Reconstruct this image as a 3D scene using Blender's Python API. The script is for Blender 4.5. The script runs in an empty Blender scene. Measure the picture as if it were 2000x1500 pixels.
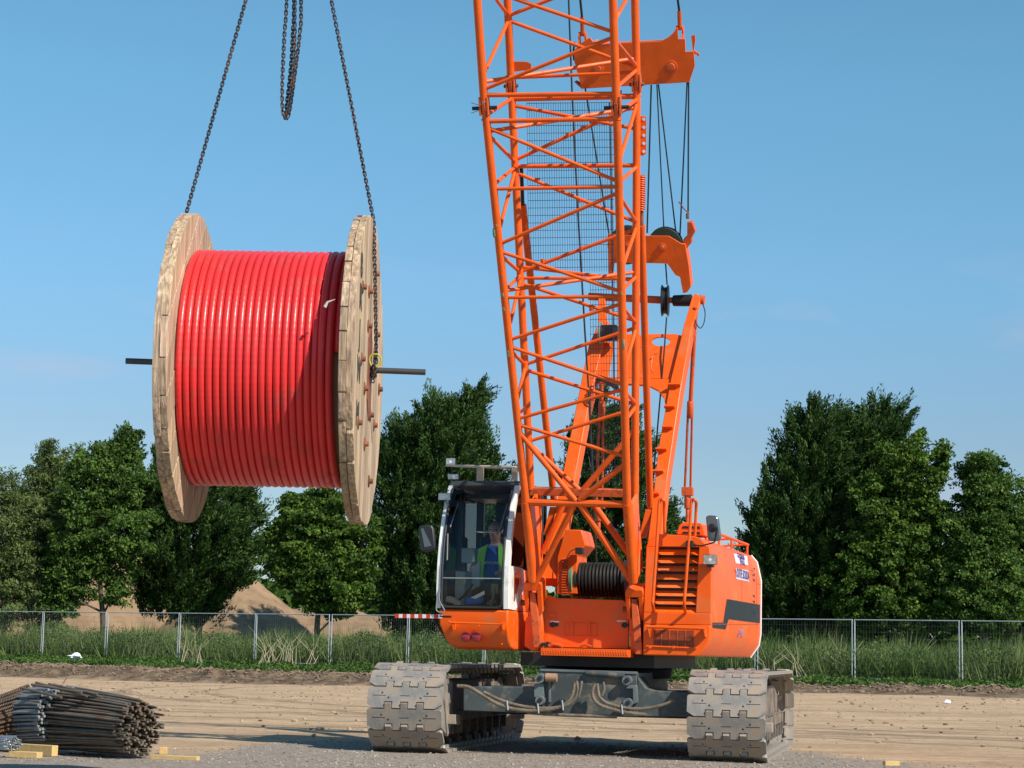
import bpy, math, random
import numpy as np
from mathutils import Vector, Matrix, Quaternion
random.seed(7); rng = np.random.default_rng(7)
SC = bpy.context.scene; COL = SC.collection
rad = math.radians

# ---------------------------------------------------------------- camera
F_PX = 4200.0; ROLL = 0.021
CAM = np.array([0, 0, 1.05])
PITCH = math.atan(525*math.cos(ROLL)/F_PX)
FW = np.array([0, math.cos(PITCH), math.sin(PITCH)])
R0 = np.array([1., 0, 0]); U0 = np.array([0, -math.sin(PITCH), math.cos(PITCH)])
RT = math.cos(ROLL)*R0 + math.sin(ROLL)*U0
UP = -math.sin(ROLL)*R0 + math.cos(ROLL)*U0
cd = bpy.data.cameras.new('camera'); cam = bpy.data.objects.new('camera', cd); COL.objects.link(cam)
cd.sensor_width = 36; cd.lens = 36*F_PX/2000; cd.clip_end = 5000; cd.clip_start = 0.1
m = Matrix.Identity(4)
for i in range(3):
    m[i][0] = RT[i]; m[i][1] = UP[i]; m[i][2] = -FW[i]; m[i][3] = CAM[i]
cam.matrix_world = m
SC.camera = cam

# ---------------------------------------------------------------- light
SUN = Vector((.68, -.643, .80)).normalized()
w = bpy.data.worlds.new('World'); SC.world = w; w.use_nodes = True
nt = w.node_tree; bg = nt.nodes['Background']
sky = nt.nodes.new('ShaderNodeTexSky'); sky.sky_type = 'NISHITA'; sky.sun_disc = False
sky.sun_elevation = math.asin(SUN.z); sky.sun_rotation = math.atan2(SUN.x, SUN.y)
sky.altitude = 0; sky.air_density = 1.0; sky.dust_density = 0.15; sky.ozone_density = 3.0
tcw = nt.nodes.new('ShaderNodeTexCoord'); sxyz = nt.nodes.new('ShaderNodeSeparateXYZ'); nt.links.new(tcw.outputs['Generated'], sxyz.inputs[0])
rmp = nt.nodes.new('ShaderNodeValToRGB'); nt.links.new(sxyz.outputs[2], rmp.inputs[0]); e_ = rmp.color_ramp.elements
for _ in range(2): e_.new(.5)
for q_, (p_, c_) in enumerate(((0, (.72, .76, .86)), (.10, (.75, .84, .94)), (.17, (.80, 1.10, 1.18)), (.26, (.83, 1.27, 1.25)))): e_[q_].position = p_; e_[q_].color = (*c_, 1)
tint = nt.nodes.new('ShaderNodeMix'); tint.data_type = 'RGBA'; tint.blend_type = 'MULTIPLY'; tint.inputs[0].default_value = 1
nt.links.new(sky.outputs[0], tint.inputs[6]); nt.links.new(rmp.outputs[0], tint.inputs[7])
# thin far clouds near the horizon
cmap = nt.nodes.new('ShaderNodeMapping'); cmap.inputs['Scale'].default_value = (7, 7, 26); nt.links.new(tcw.outputs['Generated'], cmap.inputs[0])
cno = nt.nodes.new('ShaderNodeTexNoise'); cno.inputs['Scale'].default_value = 1.3; cno.inputs['Detail'].default_value = 5; nt.links.new(cmap.outputs[0], cno.inputs[0])
cmr = nt.nodes.new('ShaderNodeMapRange'); cmr.inputs[1].default_value = .56; cmr.inputs[2].default_value = .74; cmr.inputs[3].default_value = 0; cmr.inputs[4].default_value = .42; nt.links.new(cno.outputs[0], cmr.inputs[0])
cbd = nt.nodes.new('ShaderNodeMapRange'); cbd.inputs[1].default_value = .20; cbd.inputs[2].default_value = .11; nt.links.new(sxyz.outputs[2], cbd.inputs[0])
cml = nt.nodes.new('ShaderNodeMath'); cml.operation = 'MULTIPLY'; nt.links.new(cmr.outputs[0], cml.inputs[0]); nt.links.new(cbd.outputs[0], cml.inputs[1])
cmx = nt.nodes.new('ShaderNodeMix'); cmx.data_type = 'RGBA'; nt.links.new(cml.outputs[0], cmx.inputs[0]); nt.links.new(tint.outputs[2], cmx.inputs[6]); cmx.inputs[7].default_value = (5.6, 5.2, 6.2, 1)
nt.links.new(cmx.outputs[2], bg.inputs[0]); bg.inputs[1].default_value = 0.082
sl = bpy.data.lights.new('sun', 'SUN'); sl.energy = 4.4; sl.angle = rad(.53); sl.color = (1, .945, .85)
so = bpy.data.objects.new('sun', sl); COL.objects.link(so)
so.rotation_euler = SUN.to_track_quat('Z', 'Y').to_euler(); so.location = (20, -20, 40)
SC.view_settings.view_transform = 'Standard'; SC.view_settings.look = 'None'
SC.view_settings.exposure = 0.38; SC.view_settings.gamma = 1
SC.cycles.max_bounces = 8; SC.cycles.transparent_max_bounces = 16

# ---------------------------------------------------------------- photo point -> world point on a given plane
V = lambda *a: Vector(a)
def ray(px, py): return FW*F_PX + RT*(px-1000) + UP*(750-py)
def at(px, py, Y):
    d = ray(px, py); return Vector(CAM + d*(Y/d[1]))
def onpl(px, py, P, n):
    d = Vector(ray(px, py)); c = Vector(CAM)
    return c + d*((Vector(P)-c).dot(n)/d.dot(n))

# ---------------------------------------------------------------- materials
def mat(name, base, rough=.6, metal=0., var=.15, vscale=4., dirt=None, dirt_amt=.0, dscale=3., bump=0., bscale=30., coat=0., spec=.5, coord='Object', attr=None, stretch=None):
    M_ = bpy.data.materials.new(name); M_.use_nodes = True; t = M_.node_tree; N = t.nodes; L = t.links
    p = N['Principled BSDF']; p.inputs['Roughness'].default_value = rough; p.inputs['Metallic'].default_value = metal
    p.inputs['Coat Weight'].default_value = coat; p.inputs['Coat Roughness'].default_value = .12
    p.inputs['Specular IOR Level'].default_value = spec
    tc = N.new('ShaderNodeTexCoord'); src = tc.outputs[coord]
    if stretch:
        mp = N.new('ShaderNodeMapping'); mp.inputs['Scale'].default_value = stretch; L.new(src, mp.inputs[0]); src = mp.outputs[0]
    n1 = N.new('ShaderNodeTexNoise'); n1.inputs['Scale'].default_value = vscale; n1.inputs['Detail'].default_value = 6; L.new(src, n1.inputs[0])
    r1 = N.new('ShaderNodeMapRange'); r1.inputs[1].default_value = .3; r1.inputs[2].default_value = .7
    r1.inputs[3].default_value = 1-var; r1.inputs[4].default_value = 1+var; L.new(n1.outputs[0], r1.inputs[0])
    mx = N.new('ShaderNodeMix'); mx.data_type = 'RGBA'; mx.blend_type = 'MULTIPLY'; mx.inputs[0].default_value = 1
    mx.inputs[6].default_value = (*base, 1); L.new(r1.outputs[0], mx.inputs[7]); out = mx.outputs[2]
    if attr:
        at_ = N.new('ShaderNodeAttribute'); at_.attribute_name = attr
        m3 = N.new('ShaderNodeMix'); m3.data_type = 'RGBA'; m3.blend_type = 'MULTIPLY'; m3.inputs[0].default_value = 1
        L.new(out, m3.inputs[6]); L.new(at_.outputs[0], m3.inputs[7]); out = m3.outputs[2]
    if dirt:
        n2 = N.new('ShaderNodeTexNoise'); n2.inputs['Scale'].default_value = dscale; n2.inputs['Detail'].default_value = 8; n2.inputs['Roughness'].default_value = .65; L.new(src, n2.inputs[0])
        r2 = N.new('ShaderNodeMapRange'); r2.inputs[1].default_value = .62-.3*dirt_amt; r2.inputs[2].default_value = .72-.1*dirt_amt; L.new(n2.outputs[0], r2.inputs[0])
        m2 = N.new('ShaderNodeMix'); m2.data_type = 'RGBA'; L.new(r2.outputs[0], m2.inputs[0]); L.new(out, m2.inputs[6]); m2.inputs[7].default_value = (*dirt, 1); out = m2.outputs[2]
        mr = N.new('ShaderNodeMapRange'); mr.inputs[3].default_value = rough; mr.inputs[4].default_value = min(1, rough+.35); L.new(r2.outputs[0], mr.inputs[0]); L.new(mr.outputs[0], p.inputs['Roughness'])
    L.new(out, p.inputs['Base Color'])
    if bump:
        n3 = N.new('ShaderNodeTexNoise'); n3.inputs['Scale'].default_value = bscale; n3.inputs['Detail'].default_value = 8; L.new(src, n3.inputs[0])
        b = N.new('ShaderNodeBump'); b.inputs['Strength'].default_value = bump; b.inputs['Distance'].default_value = .02; L.new(n3.outputs[0], b.inputs['Height']); L.new(b.outputs[0], p.inputs['Normal'])
    return M_
ORANGE = mat('orange_paint', (.86, .112, .004), .42, var=.09, vscale=1.6, dirt=(.58, .17, .05), dirt_amt=.34, dscale=2.2, coat=.05, spec=.4)
ORANGE_W = mat('worn_orange_paint', (.80, .112, .009), .45, spec=.35, var=.12, vscale=5, dirt=(.42, .12, .04), dirt_amt=.14, dscale=16, bump=.08, bscale=40)
ORANGE_D = mat('rusty_orange_paint', (.62, .10, .018), .5, var=.18, vscale=5, dirt=(.20, .06, .03), dirt_amt=.3, dscale=14, bump=.12)
DARKG = mat('green_grey_paint', (.062, .078, .078), .42, var=.22, vscale=3, dirt=(.20, .165, .12), dirt_amt=.35, dscale=6, bump=.1)
STEEL = mat('dusty_track_steel', (.29, .265, .24), .52, metal=.2, var=.22, vscale=5, dirt=(.36, .275, .19), dirt_amt=.52, dscale=5, bump=.12, bscale=45)
UNDER = mat('dusty_frame_steel', (.10, .09, .08), .7, var=.3, vscale=4, dirt=(.30, .21, .14), dirt_amt=.65, dscale=5, bump=.3)
BLACK = mat('black_paint', (.018, .018, .02), .45, var=.3)
ROPE = mat('greased_wire_rope', (.02, .02, .022), .45, var=.3, vscale=30, metal=.3)
RUBBER = mat('black_rubber', (.025, .025, .027), .6, var=.2)
HOSE = mat('dusty_hose', (.17, .13, .09), .65, var=.3, vscale=12, bump=.5, bscale=80)
WHITE = mat('white_paint', (.80, .79, .75), .35, var=.05, dirt=(.4, .35, .28), dirt_amt=.1)
GREYP = mat('grey_plastic', (.23, .25, .25), .5, var=.1)
RUST = mat('rusty_steel', (.22, .075, .035), .75, var=.35, vscale=14, bump=.3)
CHAIN = mat('chain_steel', (.075, .068, .075), .42, metal=.6, var=.3, vscale=20, dirt=(.17, .09, .05), dirt_amt=.4, dscale=8)
YELLOW = mat('yellow_paint', (.38, .42, .03), .45, var=.1)
GALV = mat('galvanised_steel', (.50, .54, .56), .45, metal=.35, var=.12)
REDL = mat('red_lens', (.30, .01, .02), .12, coat=1)
REDP = mat('red_paint', (.62, .05, .02), .45, var=.1)
BLUEC = mat('blue_cloth', (.03, .10, .42), .85, var=.15, vscale=9)
LIME = mat('lime_hi_vis', (.28, .68, .06), .8, var=.1)
SKIN = mat('skin', (.52, .27, .19), .55, var=.08)
HAIR = mat('grey_hair', (.22, .19, .17), .8, var=.2)
TROUS = mat('navy_trousers', (.03, .035, .06), .9, var=.2)
BOOT = mat('tan_boots', (.42, .25, .10), .7, var=.2)
GREEN_P = mat('worn_green_primer', (.16, .30, .17), .6, var=.2)
MIRROR = mat('mirror_housing', (.20, .22, .24), .22, metal=.75, var=.05)
LAMPG = mat('lamp_reflector', (.50, .50, .49), .2, metal=.6, var=.35, vscale=25)
STRIPE = mat('charcoal_stripe', (.022, .032, .036), .6, var=.08, spec=.2)
INK = mat('ink', (.06, .03, .14), .6, var=.05)
INKB = mat('black_stencil', (.05, .05, .055), .8, var=.3, vscale=40)
STICK = mat('sticker_white', (.72, .62, .74), .5, var=.05)
BARK = mat('bark', (.10, .075, .055), .9, var=.35, vscale=6, bump=.5)
BATTEN = mat('yellow_timber', (.62, .42, .17), .7, var=.15, vscale=5, stretch=(2, 12, 12), bump=.1)
PLAST = mat('white_plastic', (.75, .78, .82), .4, var=.05)

def redcable():
    M_ = mat('red_cable_sheath', (.72, .030, .030), .36, var=.09, vscale=3, coat=.06, dirt=(.50, .05, .04), dirt_amt=.25, dscale=4)
    t = M_.node_tree; N = t.nodes; L = t.links
    uv = N.new('ShaderNodeUVMap'); sp = N.new('ShaderNodeSeparateXYZ'); L.new(uv.outputs[0], sp.inputs[0])
    s = N.new('ShaderNodeMath'); s.operation = 'SINE'; mu = N.new('ShaderNodeMath'); mu.operation = 'MULTIPLY'; mu.inputs[1].default_value = 2*math.pi*110
    L.new(sp.outputs[0], mu.inputs[0]); L.new(mu.outputs[0], s.inputs[0])
    b = N.new('ShaderNodeBump'); b.inputs['Strength'].default_value = .10; b.inputs['Distance'].default_value = .003
    L.new(s.outputs[0], b.inputs['Height']); L.new(b.outputs[0], N['Principled BSDF'].inputs['Normal'])
    return M_
CABLE = redcable()

def wood():
    M_ = mat('weathered_drum_timber', (.52, .375, .25), .8, var=.45, vscale=3, stretch=(14, 14, .9), attr='tone', dirt=(.27, .18, .115), dirt_amt=.5, dscale=2.6, bump=.5, bscale=4)
    return M_
WOOD = wood()

def glass():
    M_ = bpy.data.materials.new('cab_glass'); M_.use_nodes = True; t = M_.node_tree; N = t.nodes; L = t.links
    for n in list(N): N.remove(n)
    o = N.new('ShaderNodeOutputMaterial'); mx = N.new('ShaderNodeMixShader'); tr = N.new('ShaderNodeBsdfTransparent'); gl = N.new('ShaderNodeBsdfGlossy'); fr = N.new('ShaderNodeFresnel')
    tr.inputs[0].default_value = (.92, .96, .94, 1); gl.inputs['Roughness'].default_value = .02; fr.inputs[0].default_value = 1.5
    L.new(fr.outputs[0], mx.inputs[0]); L.new(tr.outputs[0], mx.inputs[1]); L.new(gl.outputs[0], mx.inputs[2]); L.new(mx.outputs[0], o.inputs[0])
    return M_
GLASS = glass()

GLASS2 = GLASS.copy(); GLASS2.name = 'tinted_side_glass'
for n_ in GLASS2.node_tree.nodes:
    if n_.type == 'BSDF_TRANSPARENT': n_.inputs[0].default_value = (.42, .46, .44, 1)
    if n_.type == 'FRESNEL': n_.inputs[0].default_value = 1.12
def leafmat(name, c1, c2, trans=.25):
    M_ = bpy.data.materials.new(name); M_.use_nodes = True; t = M_.node_tree; N = t.nodes; L = t.links
    p = N['Principled BSDF']; p.inputs['Roughness'].default_value = .55; p.inputs['Specular IOR Level'].default_value = .15
    a = N.new('ShaderNodeAttribute'); a.attribute_name = 'tone'
    mx = N.new('ShaderNodeMix'); mx.data_type = 'RGBA'; mx.inputs[6].default_value = (*c1, 1); mx.inputs[7].default_value = (*c2, 1)
    L.new(a.outputs['Fac'], mx.inputs[0]); L.new(mx.outputs[2], p.inputs['Base Color'])
    tl = N.new('ShaderNodeBsdfTranslucent'); L.new(mx.outputs[2], tl.inputs[0])
    ms = N.new('ShaderNodeMixShader'); ms.inputs[0].default_value = trans
    L.new(p.outputs[0], ms.inputs[1]); L.new(tl.outputs[0], ms.inputs[2]); L.new(ms.outputs[0], N['Material Output'].inputs[0])
    return M_

# ---------------------------------------------------------------- mesh builder
class MB:
    def __init__(s): s.v = []; s.f = []; s.uv = None; s.tone = []; s.t = 1.
    def add(s, vs, fs):
        o = len(s.v); s.v += [tuple(x) for x in vs]
        for f in fs: s.f.append(tuple(o+i for i in f)); s.tone.append(s.t)
        return s
    def box(s, c, ax, ay, az):
        c = Vector(c); vs = [c + ax*i + ay*j + az*k for i in (-1, 1) for j in (-1, 1) for k in (-1, 1)]
        return s.add(vs, [(0, 1, 3, 2), (4, 6, 7, 5), (0, 4, 5, 1), (2, 3, 7, 6), (0, 2, 6, 4), (1, 5, 7, 3)])
    def prism(s, pts, ex):
        n = len(pts); ex = Vector(ex); pts = [Vector(p) for p in pts]
        return s.add(pts + [p+ex for p in pts], [tuple(range(n)), tuple(range(2*n-1, n-1, -1))] + [(i, i+n, (i+1) % n + n, (i+1) % n) for i in range(n)])
    def loft(s, A, B):
        n = len(A)
        return s.add(list(A)+list(B), [tuple(range(n)), tuple(range(2*n-1, n-1, -1))] + [(i, i+n, (i+1) % n + n, (i+1) % n) for i in range(n)])
    def tube(s, pts, r, n=10, closed=False, caps=True, r2=None):
        pts = [Vector(p) for p in pts]; m_ = len(pts); vs = []; nrm = None
        for i, p in enumerate(pts):
            if closed: d = (pts[(i+1) % m_]-pts[i-1])
            else: d = pts[min(i+1, m_-1)]-pts[max(i-1, 0)]
            d.normalize()
            if nrm is None:
                nrm = d.orthogonal().normalized()
            nrm = (nrm - d*nrm.dot(d)).normalized(); bn = d.cross(nrm)
            rr = r if r2 is None else r + (r2-r)*i/max(1, m_-1)
            if isinstance(r, (list, tuple)): rr = r[i]
            vs += [p + (nrm*math.cos(2*math.pi*k/n) + bn*math.sin(2*math.pi*k/n))*rr for k in range(n)]
        fs = []
        for i in range(m_ if closed else m_-1):
            j = (i+1) % m_
            fs += [(i*n+k, i*n+(k+1) % n, j*n+(k+1) % n, j*n+k) for k in range(n)]
        if not closed and caps: fs += [tuple(range(n-1, -1, -1)), tuple((m_-1)*n+k for k in range(n))]
        return s.add(vs, fs)
    def cyl(s, a, b, r, n=24, r2=None): return s.tube([a, b], r, n, r2=r2)
    def lathe(s, prof, c, ax, n=32):
        """prof: (offset along ax, radius)"""
        ax = Vector(ax).normalized(); e = ax.orthogonal().normalized(); g = ax.cross(e); vs = []
        for (o, r) in prof: vs += [Vector(c)+ax*o+(e*math.cos(2*math.pi*k/n)+g*math.sin(2*math.pi*k/n))*r for k in range(n)]
        m_ = len(prof)
        fs = [(i*n+k, i*n+(k+1) % n, (i+1)*n+(k+1) % n, (i+1)*n+k) for i in range(m_-1) for k in range(n)]
        fs += [tuple(range(n-1, -1, -1)), tuple((m_-1)*n+k for k in range(n))]
        return s.add(vs, fs)
    def build(s, name, mt, parent=None, origin=None, bevel=0, smooth=True, ang=.6, tone=False):
        me = bpy.data.meshes.new(name); o = bpy.data.objects.new(name, me)
        org = Vector(origin) if origin is not None else (parent_loc(parent) if parent else (Vector(s.v[0]) if s.v else Vector()))
        pl = parent_loc(parent) if parent else Vector()
        ov = np.array(s.v)-np.array(org)
        me.from_pydata(ov.tolist(), [], s.f)
        if isinstance(mt, list):
            for q in mt: me.materials.append(q)
        else: me.materials.append(mt)
        if smooth:
            me.polygons.foreach_set('use_smooth', [True]*len(me.polygons)); me.set_sharp_from_angle(angle=ang)
        if tone:
            a = me.attributes.new('tone', 'FLOAT_COLOR', 'FACE'); arr = np.ones((len(s.f), 4)); arr[:, :3] = np.array([q if isinstance(q, tuple) else (q, q, q) for q in s.tone]); a.data.foreach_set('color', arr.ravel())
        COL.objects.link(o); o.location = org-pl
        if parent: o.parent = parent
        if bevel:
            b = o.modifiers.new('bevel', 'BEVEL'); b.width = bevel; b.segments = 2; b.limit_method = 'ANGLE'
        me.validate(); return o
def parent_loc(p):
    l = Vector()
    while p: l += p.location; p = p.parent
    return l
def tag(o, label=None, cat=None, group=None, kind=None):
    for k, v in (('label', label), ('category', cat), ('group', group), ('kind', kind)):
        if v: o[k] = v
    return o
def empty(name, loc, label, cat, group=None):
    o = bpy.data.objects.new(name, None); COL.objects.link(o); o.location = loc; o.empty_display_size = .2
    return tag(o, label, cat, group)
def text(s, name, mt, parent, P, ux, uy, size, thick=.002):
    cu = bpy.data.curves.new(name, 'FONT'); cu.body = s; cu.size = size; cu.extrude = thick; cu.resolution_u = 2; cu.align_x = 'CENTER'; cu.align_y = 'CENTER'
    o = bpy.data.objects.new(name, cu); dg = bpy.context.evaluated_depsgraph_get(); COL.objects.link(o)
    dg = bpy.context.evaluated_depsgraph_get(); me = bpy.data.meshes.new_from_object(o.evaluated_get(dg)); bpy.data.objects.remove(o)
    q = bpy.data.objects.new(name, me); me.materials.clear(); me.materials.append(mt); COL.objects.link(q)
    ux = ux.normalized(); uy = uy.normalized(); uz = ux.cross(uy)
    M4 = Matrix.Identity(4)
    for i in range(3): M4[i][0] = ux[i]; M4[i][1] = uy[i]; M4[i][2] = uz[i]
    me.transform(M4); q.location = Vector(P)-parent_loc(parent); q.parent = parent
    return q

# ================================================================ GROUND
P1 = at(497, 1297, 84); P2 = at(1877, 1335, 68)
fdir = Vector((P2.x-P1.x, P2.y-P1.y)).normalized(); fn = Vector((fdir.y, -fdir.x))
if fn.y > 0: fn = -fn
def fs_(x, y): return (x-P1.x)*fn.x + (y-P1.y)*fn.y          # metres in front of the fence line
def ft_(x, y): return (x-P1.x)*fdir.x + (y-P1.y)*fdir.y
def vn(x, y, s, seed=0):
    """cheap value noise, vectorised"""
    x = np.asarray(x, float)*s; y = np.asarray(y, float)*s; xi = np.floor(x); yi = np.floor(y); xf = x-xi; yf = y-yi
    h = lambda a, b: (np.sin(a*127.1+b*311.7+seed*17.3)*43758.5453) % 1.0
    u = xf*xf*(3-2*xf); v = yf*yf*(3-2*yf)
    return (h(xi, yi)*(1-u)+h(xi+1, yi)*u)*(1-v) + (h(xi, yi+1)*(1-u)+h(xi+1, yi+1)*u)*v - .5
def gz(x, y):
    x = np.asarray(x, float); y = np.asarray(y, float); s = fs_(x, y)
    zf = np.interp(x, [-14, -9, 12, 20], [-.22, -.2, .19, .25])
    foot = s-6.2 - vn(x, y, .6, 3)*1.1
    z = zf*np.clip((y-38)/(72-38), 0, 1)
    z += vn(x, y, 1.1, 1)*.02 + vn(x, y, 3.3, 2)*.012 + vn(x*.25, y*2.2, 1., 5)*.012*np.clip((y-27)/8, 0, 1) + vn(x*.6, y*5, 1., 6)*.007*np.clip((y-27)/8, 0, 1)
    t = np.clip(1-foot/1.6, 0, 1)*(s > -3)
    rough = (vn(x, y, 2.1, 7)*.30+vn(x, y, 5.3, 8)*.20)*np.clip(1-np.abs(foot+.1)/1.2, 0, 1)
    far = np.where(s > -3, 0, 0)
    zz = z*(1-t) + np.maximum(np.interp(s, [.5, 3.6, 4.8, 5.6], [.37, .20, .22, .12]), zf+.10)*t + rough + .02*np.exp(-((foot-(-.6))/.8)**2)
    zz = np.where(s < -3, .38 + 0*z, zz)
    return zz
def grid(name, xs, ys, zf, mt, **kw):
    X, Y = np.meshgrid(xs, ys); Z = zf(X, Y); nx, ny = len(xs), len(ys)
    b = MB(); b.v = np.stack([X.ravel(), Y.ravel(), Z.ravel()], 1).tolist()
    i = np.arange(nx*ny).reshape(ny, nx); q = np.stack([i[:-1, :-1], i[:-1, 1:], i[1:, 1:], i[1:, :-1]], -1).reshape(-1, 4)
    b.f = [tuple(r) for r in q.tolist()]; b.tone = [1]*len(b.f)
    return b.build(name, mt, origin=(0, 0, 0), ang=3.1, **kw)

def ground_mat():
    M_ = bpy.data.materials.new('sandy_site_ground'); M_.use_nodes = True; t = M_.node_tree; N = t.nodes; L = t.links; p = N['Principled BSDF']
    p.inputs['Roughness'].default_value = .95; p.inputs['Specular IOR Level'].default_value = .15
    g = N.new('ShaderNodeNewGeometry'); pos = g.outputs['Position']
    def noise(sc, st=(1, 1, 1), d=8, ro=.6):
        mp = N.new('ShaderNodeMapping'); mp.inputs['Scale'].default_value = st; L.new(pos, mp.inputs[0])
        n = N.new('ShaderNodeTexNoise'); n.inputs['Scale'].default_value = sc; n.inputs['Detail'].default_value = d; n.inputs['Roughness'].default_value = ro; L.new(mp.outputs[0], n.inputs[0]); return n.outputs[0]
    def ramp(x, pts):
        r = N.new('ShaderNodeValToRGB'); e = r.color_ramp.elements
        while len(e) < len(pts): e.new(.5)
        for k, (q, c) in enumerate(pts): e[k].position = q; e[k].color = (*c, 1)
        L.new(x, r.inputs[0]); return r.outputs[0]
    def math_(op, a, b=None, c=None):
        m_ = N.new('ShaderNodeMath'); m_.operation = op
        for k, q in enumerate((a, b, c)):
            if q is None: continue
            if isinstance(q, (int, float)): m_.inputs[k].default_value = q
            else: L.new(q, m_.inputs[k])
        return m_.outputs[0]
    def mix(f, a, b):
        m_ = N.new('ShaderNodeMix'); m_.data_type = 'RGBA'; L.new(f, m_.inputs[0])
        for k, q in ((6, a), (7, b)):
            if isinstance(q, tuple): m_.inputs[k].default_value = (*q, 1)
            else: L.new(q, m_.inputs[k])
        return m_.outputs[2]
    sand = ramp(noise(.55, (.5, 1.2, 1)), [(.25, (.41, .28, .17)), (.5, (.54, .38, .24)), (.75, (.63, .455, .30))])
    clod = ramp(noise(5, (.8, 1.7, 1), 10, .7), [(.34, (.68, .63, .58)), (.5, (1, 1, 1)), (.7, (1.08, 1.05, 1.0))])
    m1 = N.new('ShaderNodeMix'); m1.data_type = 'RGBA'; m1.blend_type = 'MULTIPLY'; m1.inputs[0].default_value = 1; L.new(sand, m1.inputs[6]); L.new(clod, m1.inputs[7])
    rut = ramp(noise(.8, (.45, 1.5, 1), 10, .72), [(.42, (1, 1, 1)), (.47, (.66, .60, .54)), (.49, (.62, .56, .5)), (.54, (1, 1, 1))])
    m1b = N.new('ShaderNodeMix'); m1b.data_type = 'RGBA'; m1b.blend_type = 'MULTIPLY'; m1b.inputs[0].default_value = .35; L.new(m1.outputs[2], m1b.inputs[6]); L.new(rut, m1b.inputs[7]); m1 = m1b
    # curved tyre marks left by turning vehicles
    def tyre(c, cx, cy, rad_, wid, dk):
        d = math_('SQRT', math_('ADD', math_('POWER', math_('SUBTRACT', sx_, cx), 2.0), math_('POWER', math_('SUBTRACT', sy_, cy), 2.0)))
        e_ = math_('ABSOLUTE', math_('SUBTRACT', math_('ADD', d, math_('MULTIPLY', math_('SUBTRACT', noise(.35), .5), 1.6)), rad_))
        mr_ = N.new('ShaderNodeMapRange'); mr_.inputs[1].default_value = wid; mr_.inputs[2].default_value = wid*.55; mr_.inputs[3].default_value = 0; mr_.inputs[4].default_value = 1; L.new(e_, mr_.inputs[0])
        f_ = math_('MULTIPLY', mr_.outputs[0], math_('MULTIPLY', noise(2.6, d=8, ro=.7), dk))
        return mix(f_, c, (.22, .155, .10)), mr_.outputs[0]
    s0_ = N.new('ShaderNodeSeparateXYZ'); L.new(pos, s0_.inputs[0]); sx_, sy_ = s0_.outputs[0], s0_.outputs[1]
    tcol = m1.outputs[2]; tm = None
    for a_ in ((8., 75., 42.0, .30, 1.1), (8., 75., 44.2, .30, 1.1), (-14., -10., 47., .26, .9), (-14., -10., 49.1, .26, .9), (30., 60., 38., .28, 1.1), (30., 60., 40.1, .28, 1.1), (2., -40., 84., .4, .9), (2., -40., 70., .3, .9)):
        tcol, q_ = tyre(tcol, *a_); tm = q_ if tm is None else math_('MAXIMUM', tm, q_)
    class _T: pass
    m1 = _T(); m1.outputs = {2: tcol}
    vor = N.new('ShaderNodeTexVoronoi'); vor.inputs['Scale'].default_value = 32; L.new(pos, vor.inputs[0])
    grav = ramp(math_('ADD', math_('MULTIPLY', noise(22, d=10, ro=.75), .7), math_('MULTIPLY', vor.outputs['Color'], .3)), [(.3, (.14, .11, .088)), (.48, (.31, .255, .205)), (.62, (.39, .33, .265)), (.74, (.55, .48, .40))])
    # gravel pad under and in front of the crane
    s = N.new('ShaderNodeSeparateXYZ'); L.new(pos, s.inputs[0])
    edge = math_('ADD', 24.2, math_('MULTIPLY', math_('SUBTRACT', noise(.5), .5), 5.0))
    dx = math_('DIVIDE', math_('ABSOLUTE', math_('SUBTRACT', s.outputs[0], .6)), 3.0)
    bulge = math_('MULTIPLY', math_('SUBTRACT', 1.0, math_('MINIMUM', math_('POWER', dx, 4), 2.2)), 2.2)
    msk = math_('ADD', math_('SUBTRACT', math_('ADD', edge, bulge), s.outputs[1]), math_('MULTIPLY', math_('SUBTRACT', noise(3.5, d=10, ro=.7), .5), 3.0))
    ms = N.new('ShaderNodeMapRange'); ms.inputs[1].default_value = -.5; ms.inputs[2].default_value = .9; L.new(msk, ms.inputs[0])
    c = mix(ms.outputs[0], m1.outputs[2], grav)
    # dug soil bank near the fence: world position relative to the fence line
    sd = math_('ADD', math_('MULTIPLY', math_('SUBTRACT', s.outputs[0], P1.x), fn.x), math_('MULTIPLY', math_('SUBTRACT', s.outputs[1], P1.y), fn.y))
    sm = N.new('ShaderNodeMapRange'); sm.inputs[1].default_value = 8.6; sm.inputs[2].default_value = 7.6; L.new(math_('ADD', sd, math_('MULTIPLY', math_('SUBTRACT', noise(1.2), .5), 2.0)), sm.inputs[0])
    soil = ramp(noise(2.2, d=10, ro=.7), [(.35, (.06, .042, .028)), (.5, (.16, .11, .07)), (.68, (.30, .215, .14))])
    c = mix(sm.outputs[0], c, soil)
    gm = N.new('ShaderNodeMapRange'); gm.inputs[1].default_value = 4.4; gm.inputs[2].default_value = 3.8; L.new(sd, gm.inputs[0])
    c = mix(gm.outputs[0], c, ramp(noise(.8), [(.3, (.035, .06, .015)), (.7, (.09, .11, .035))]))
    L.new(c, p.inputs['Base Color'])
    hb = math_('ADD', math_('MULTIPLY', math_('SUBTRACT', noise(9, (1, 1, 1), 8, .7), tm), 1.6), math_('MULTIPLY', noise(26, d=6, ro=.7), 1.0)); hb = math_('ADD', hb, math_('MULTIPLY', noise(3.0, (.8, 1.5, 1), 8, .65), 2.6))
    b = N.new('ShaderNodeBump'); b.inputs['Strength'].default_value = .7; b.inputs['Distance'].default_value = .03; L.new(hb, b.inputs['Height']); L.new(b.outputs[0], p.inputs['Normal'])
    return M_
GM = ground_mat()
xs = np.concatenate([np.array([-1500, -700, -300, -140, -80, -50]), np.linspace(-34, 30, 330), np.array([45, 70, 120, 260, 700, 1500])])
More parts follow.
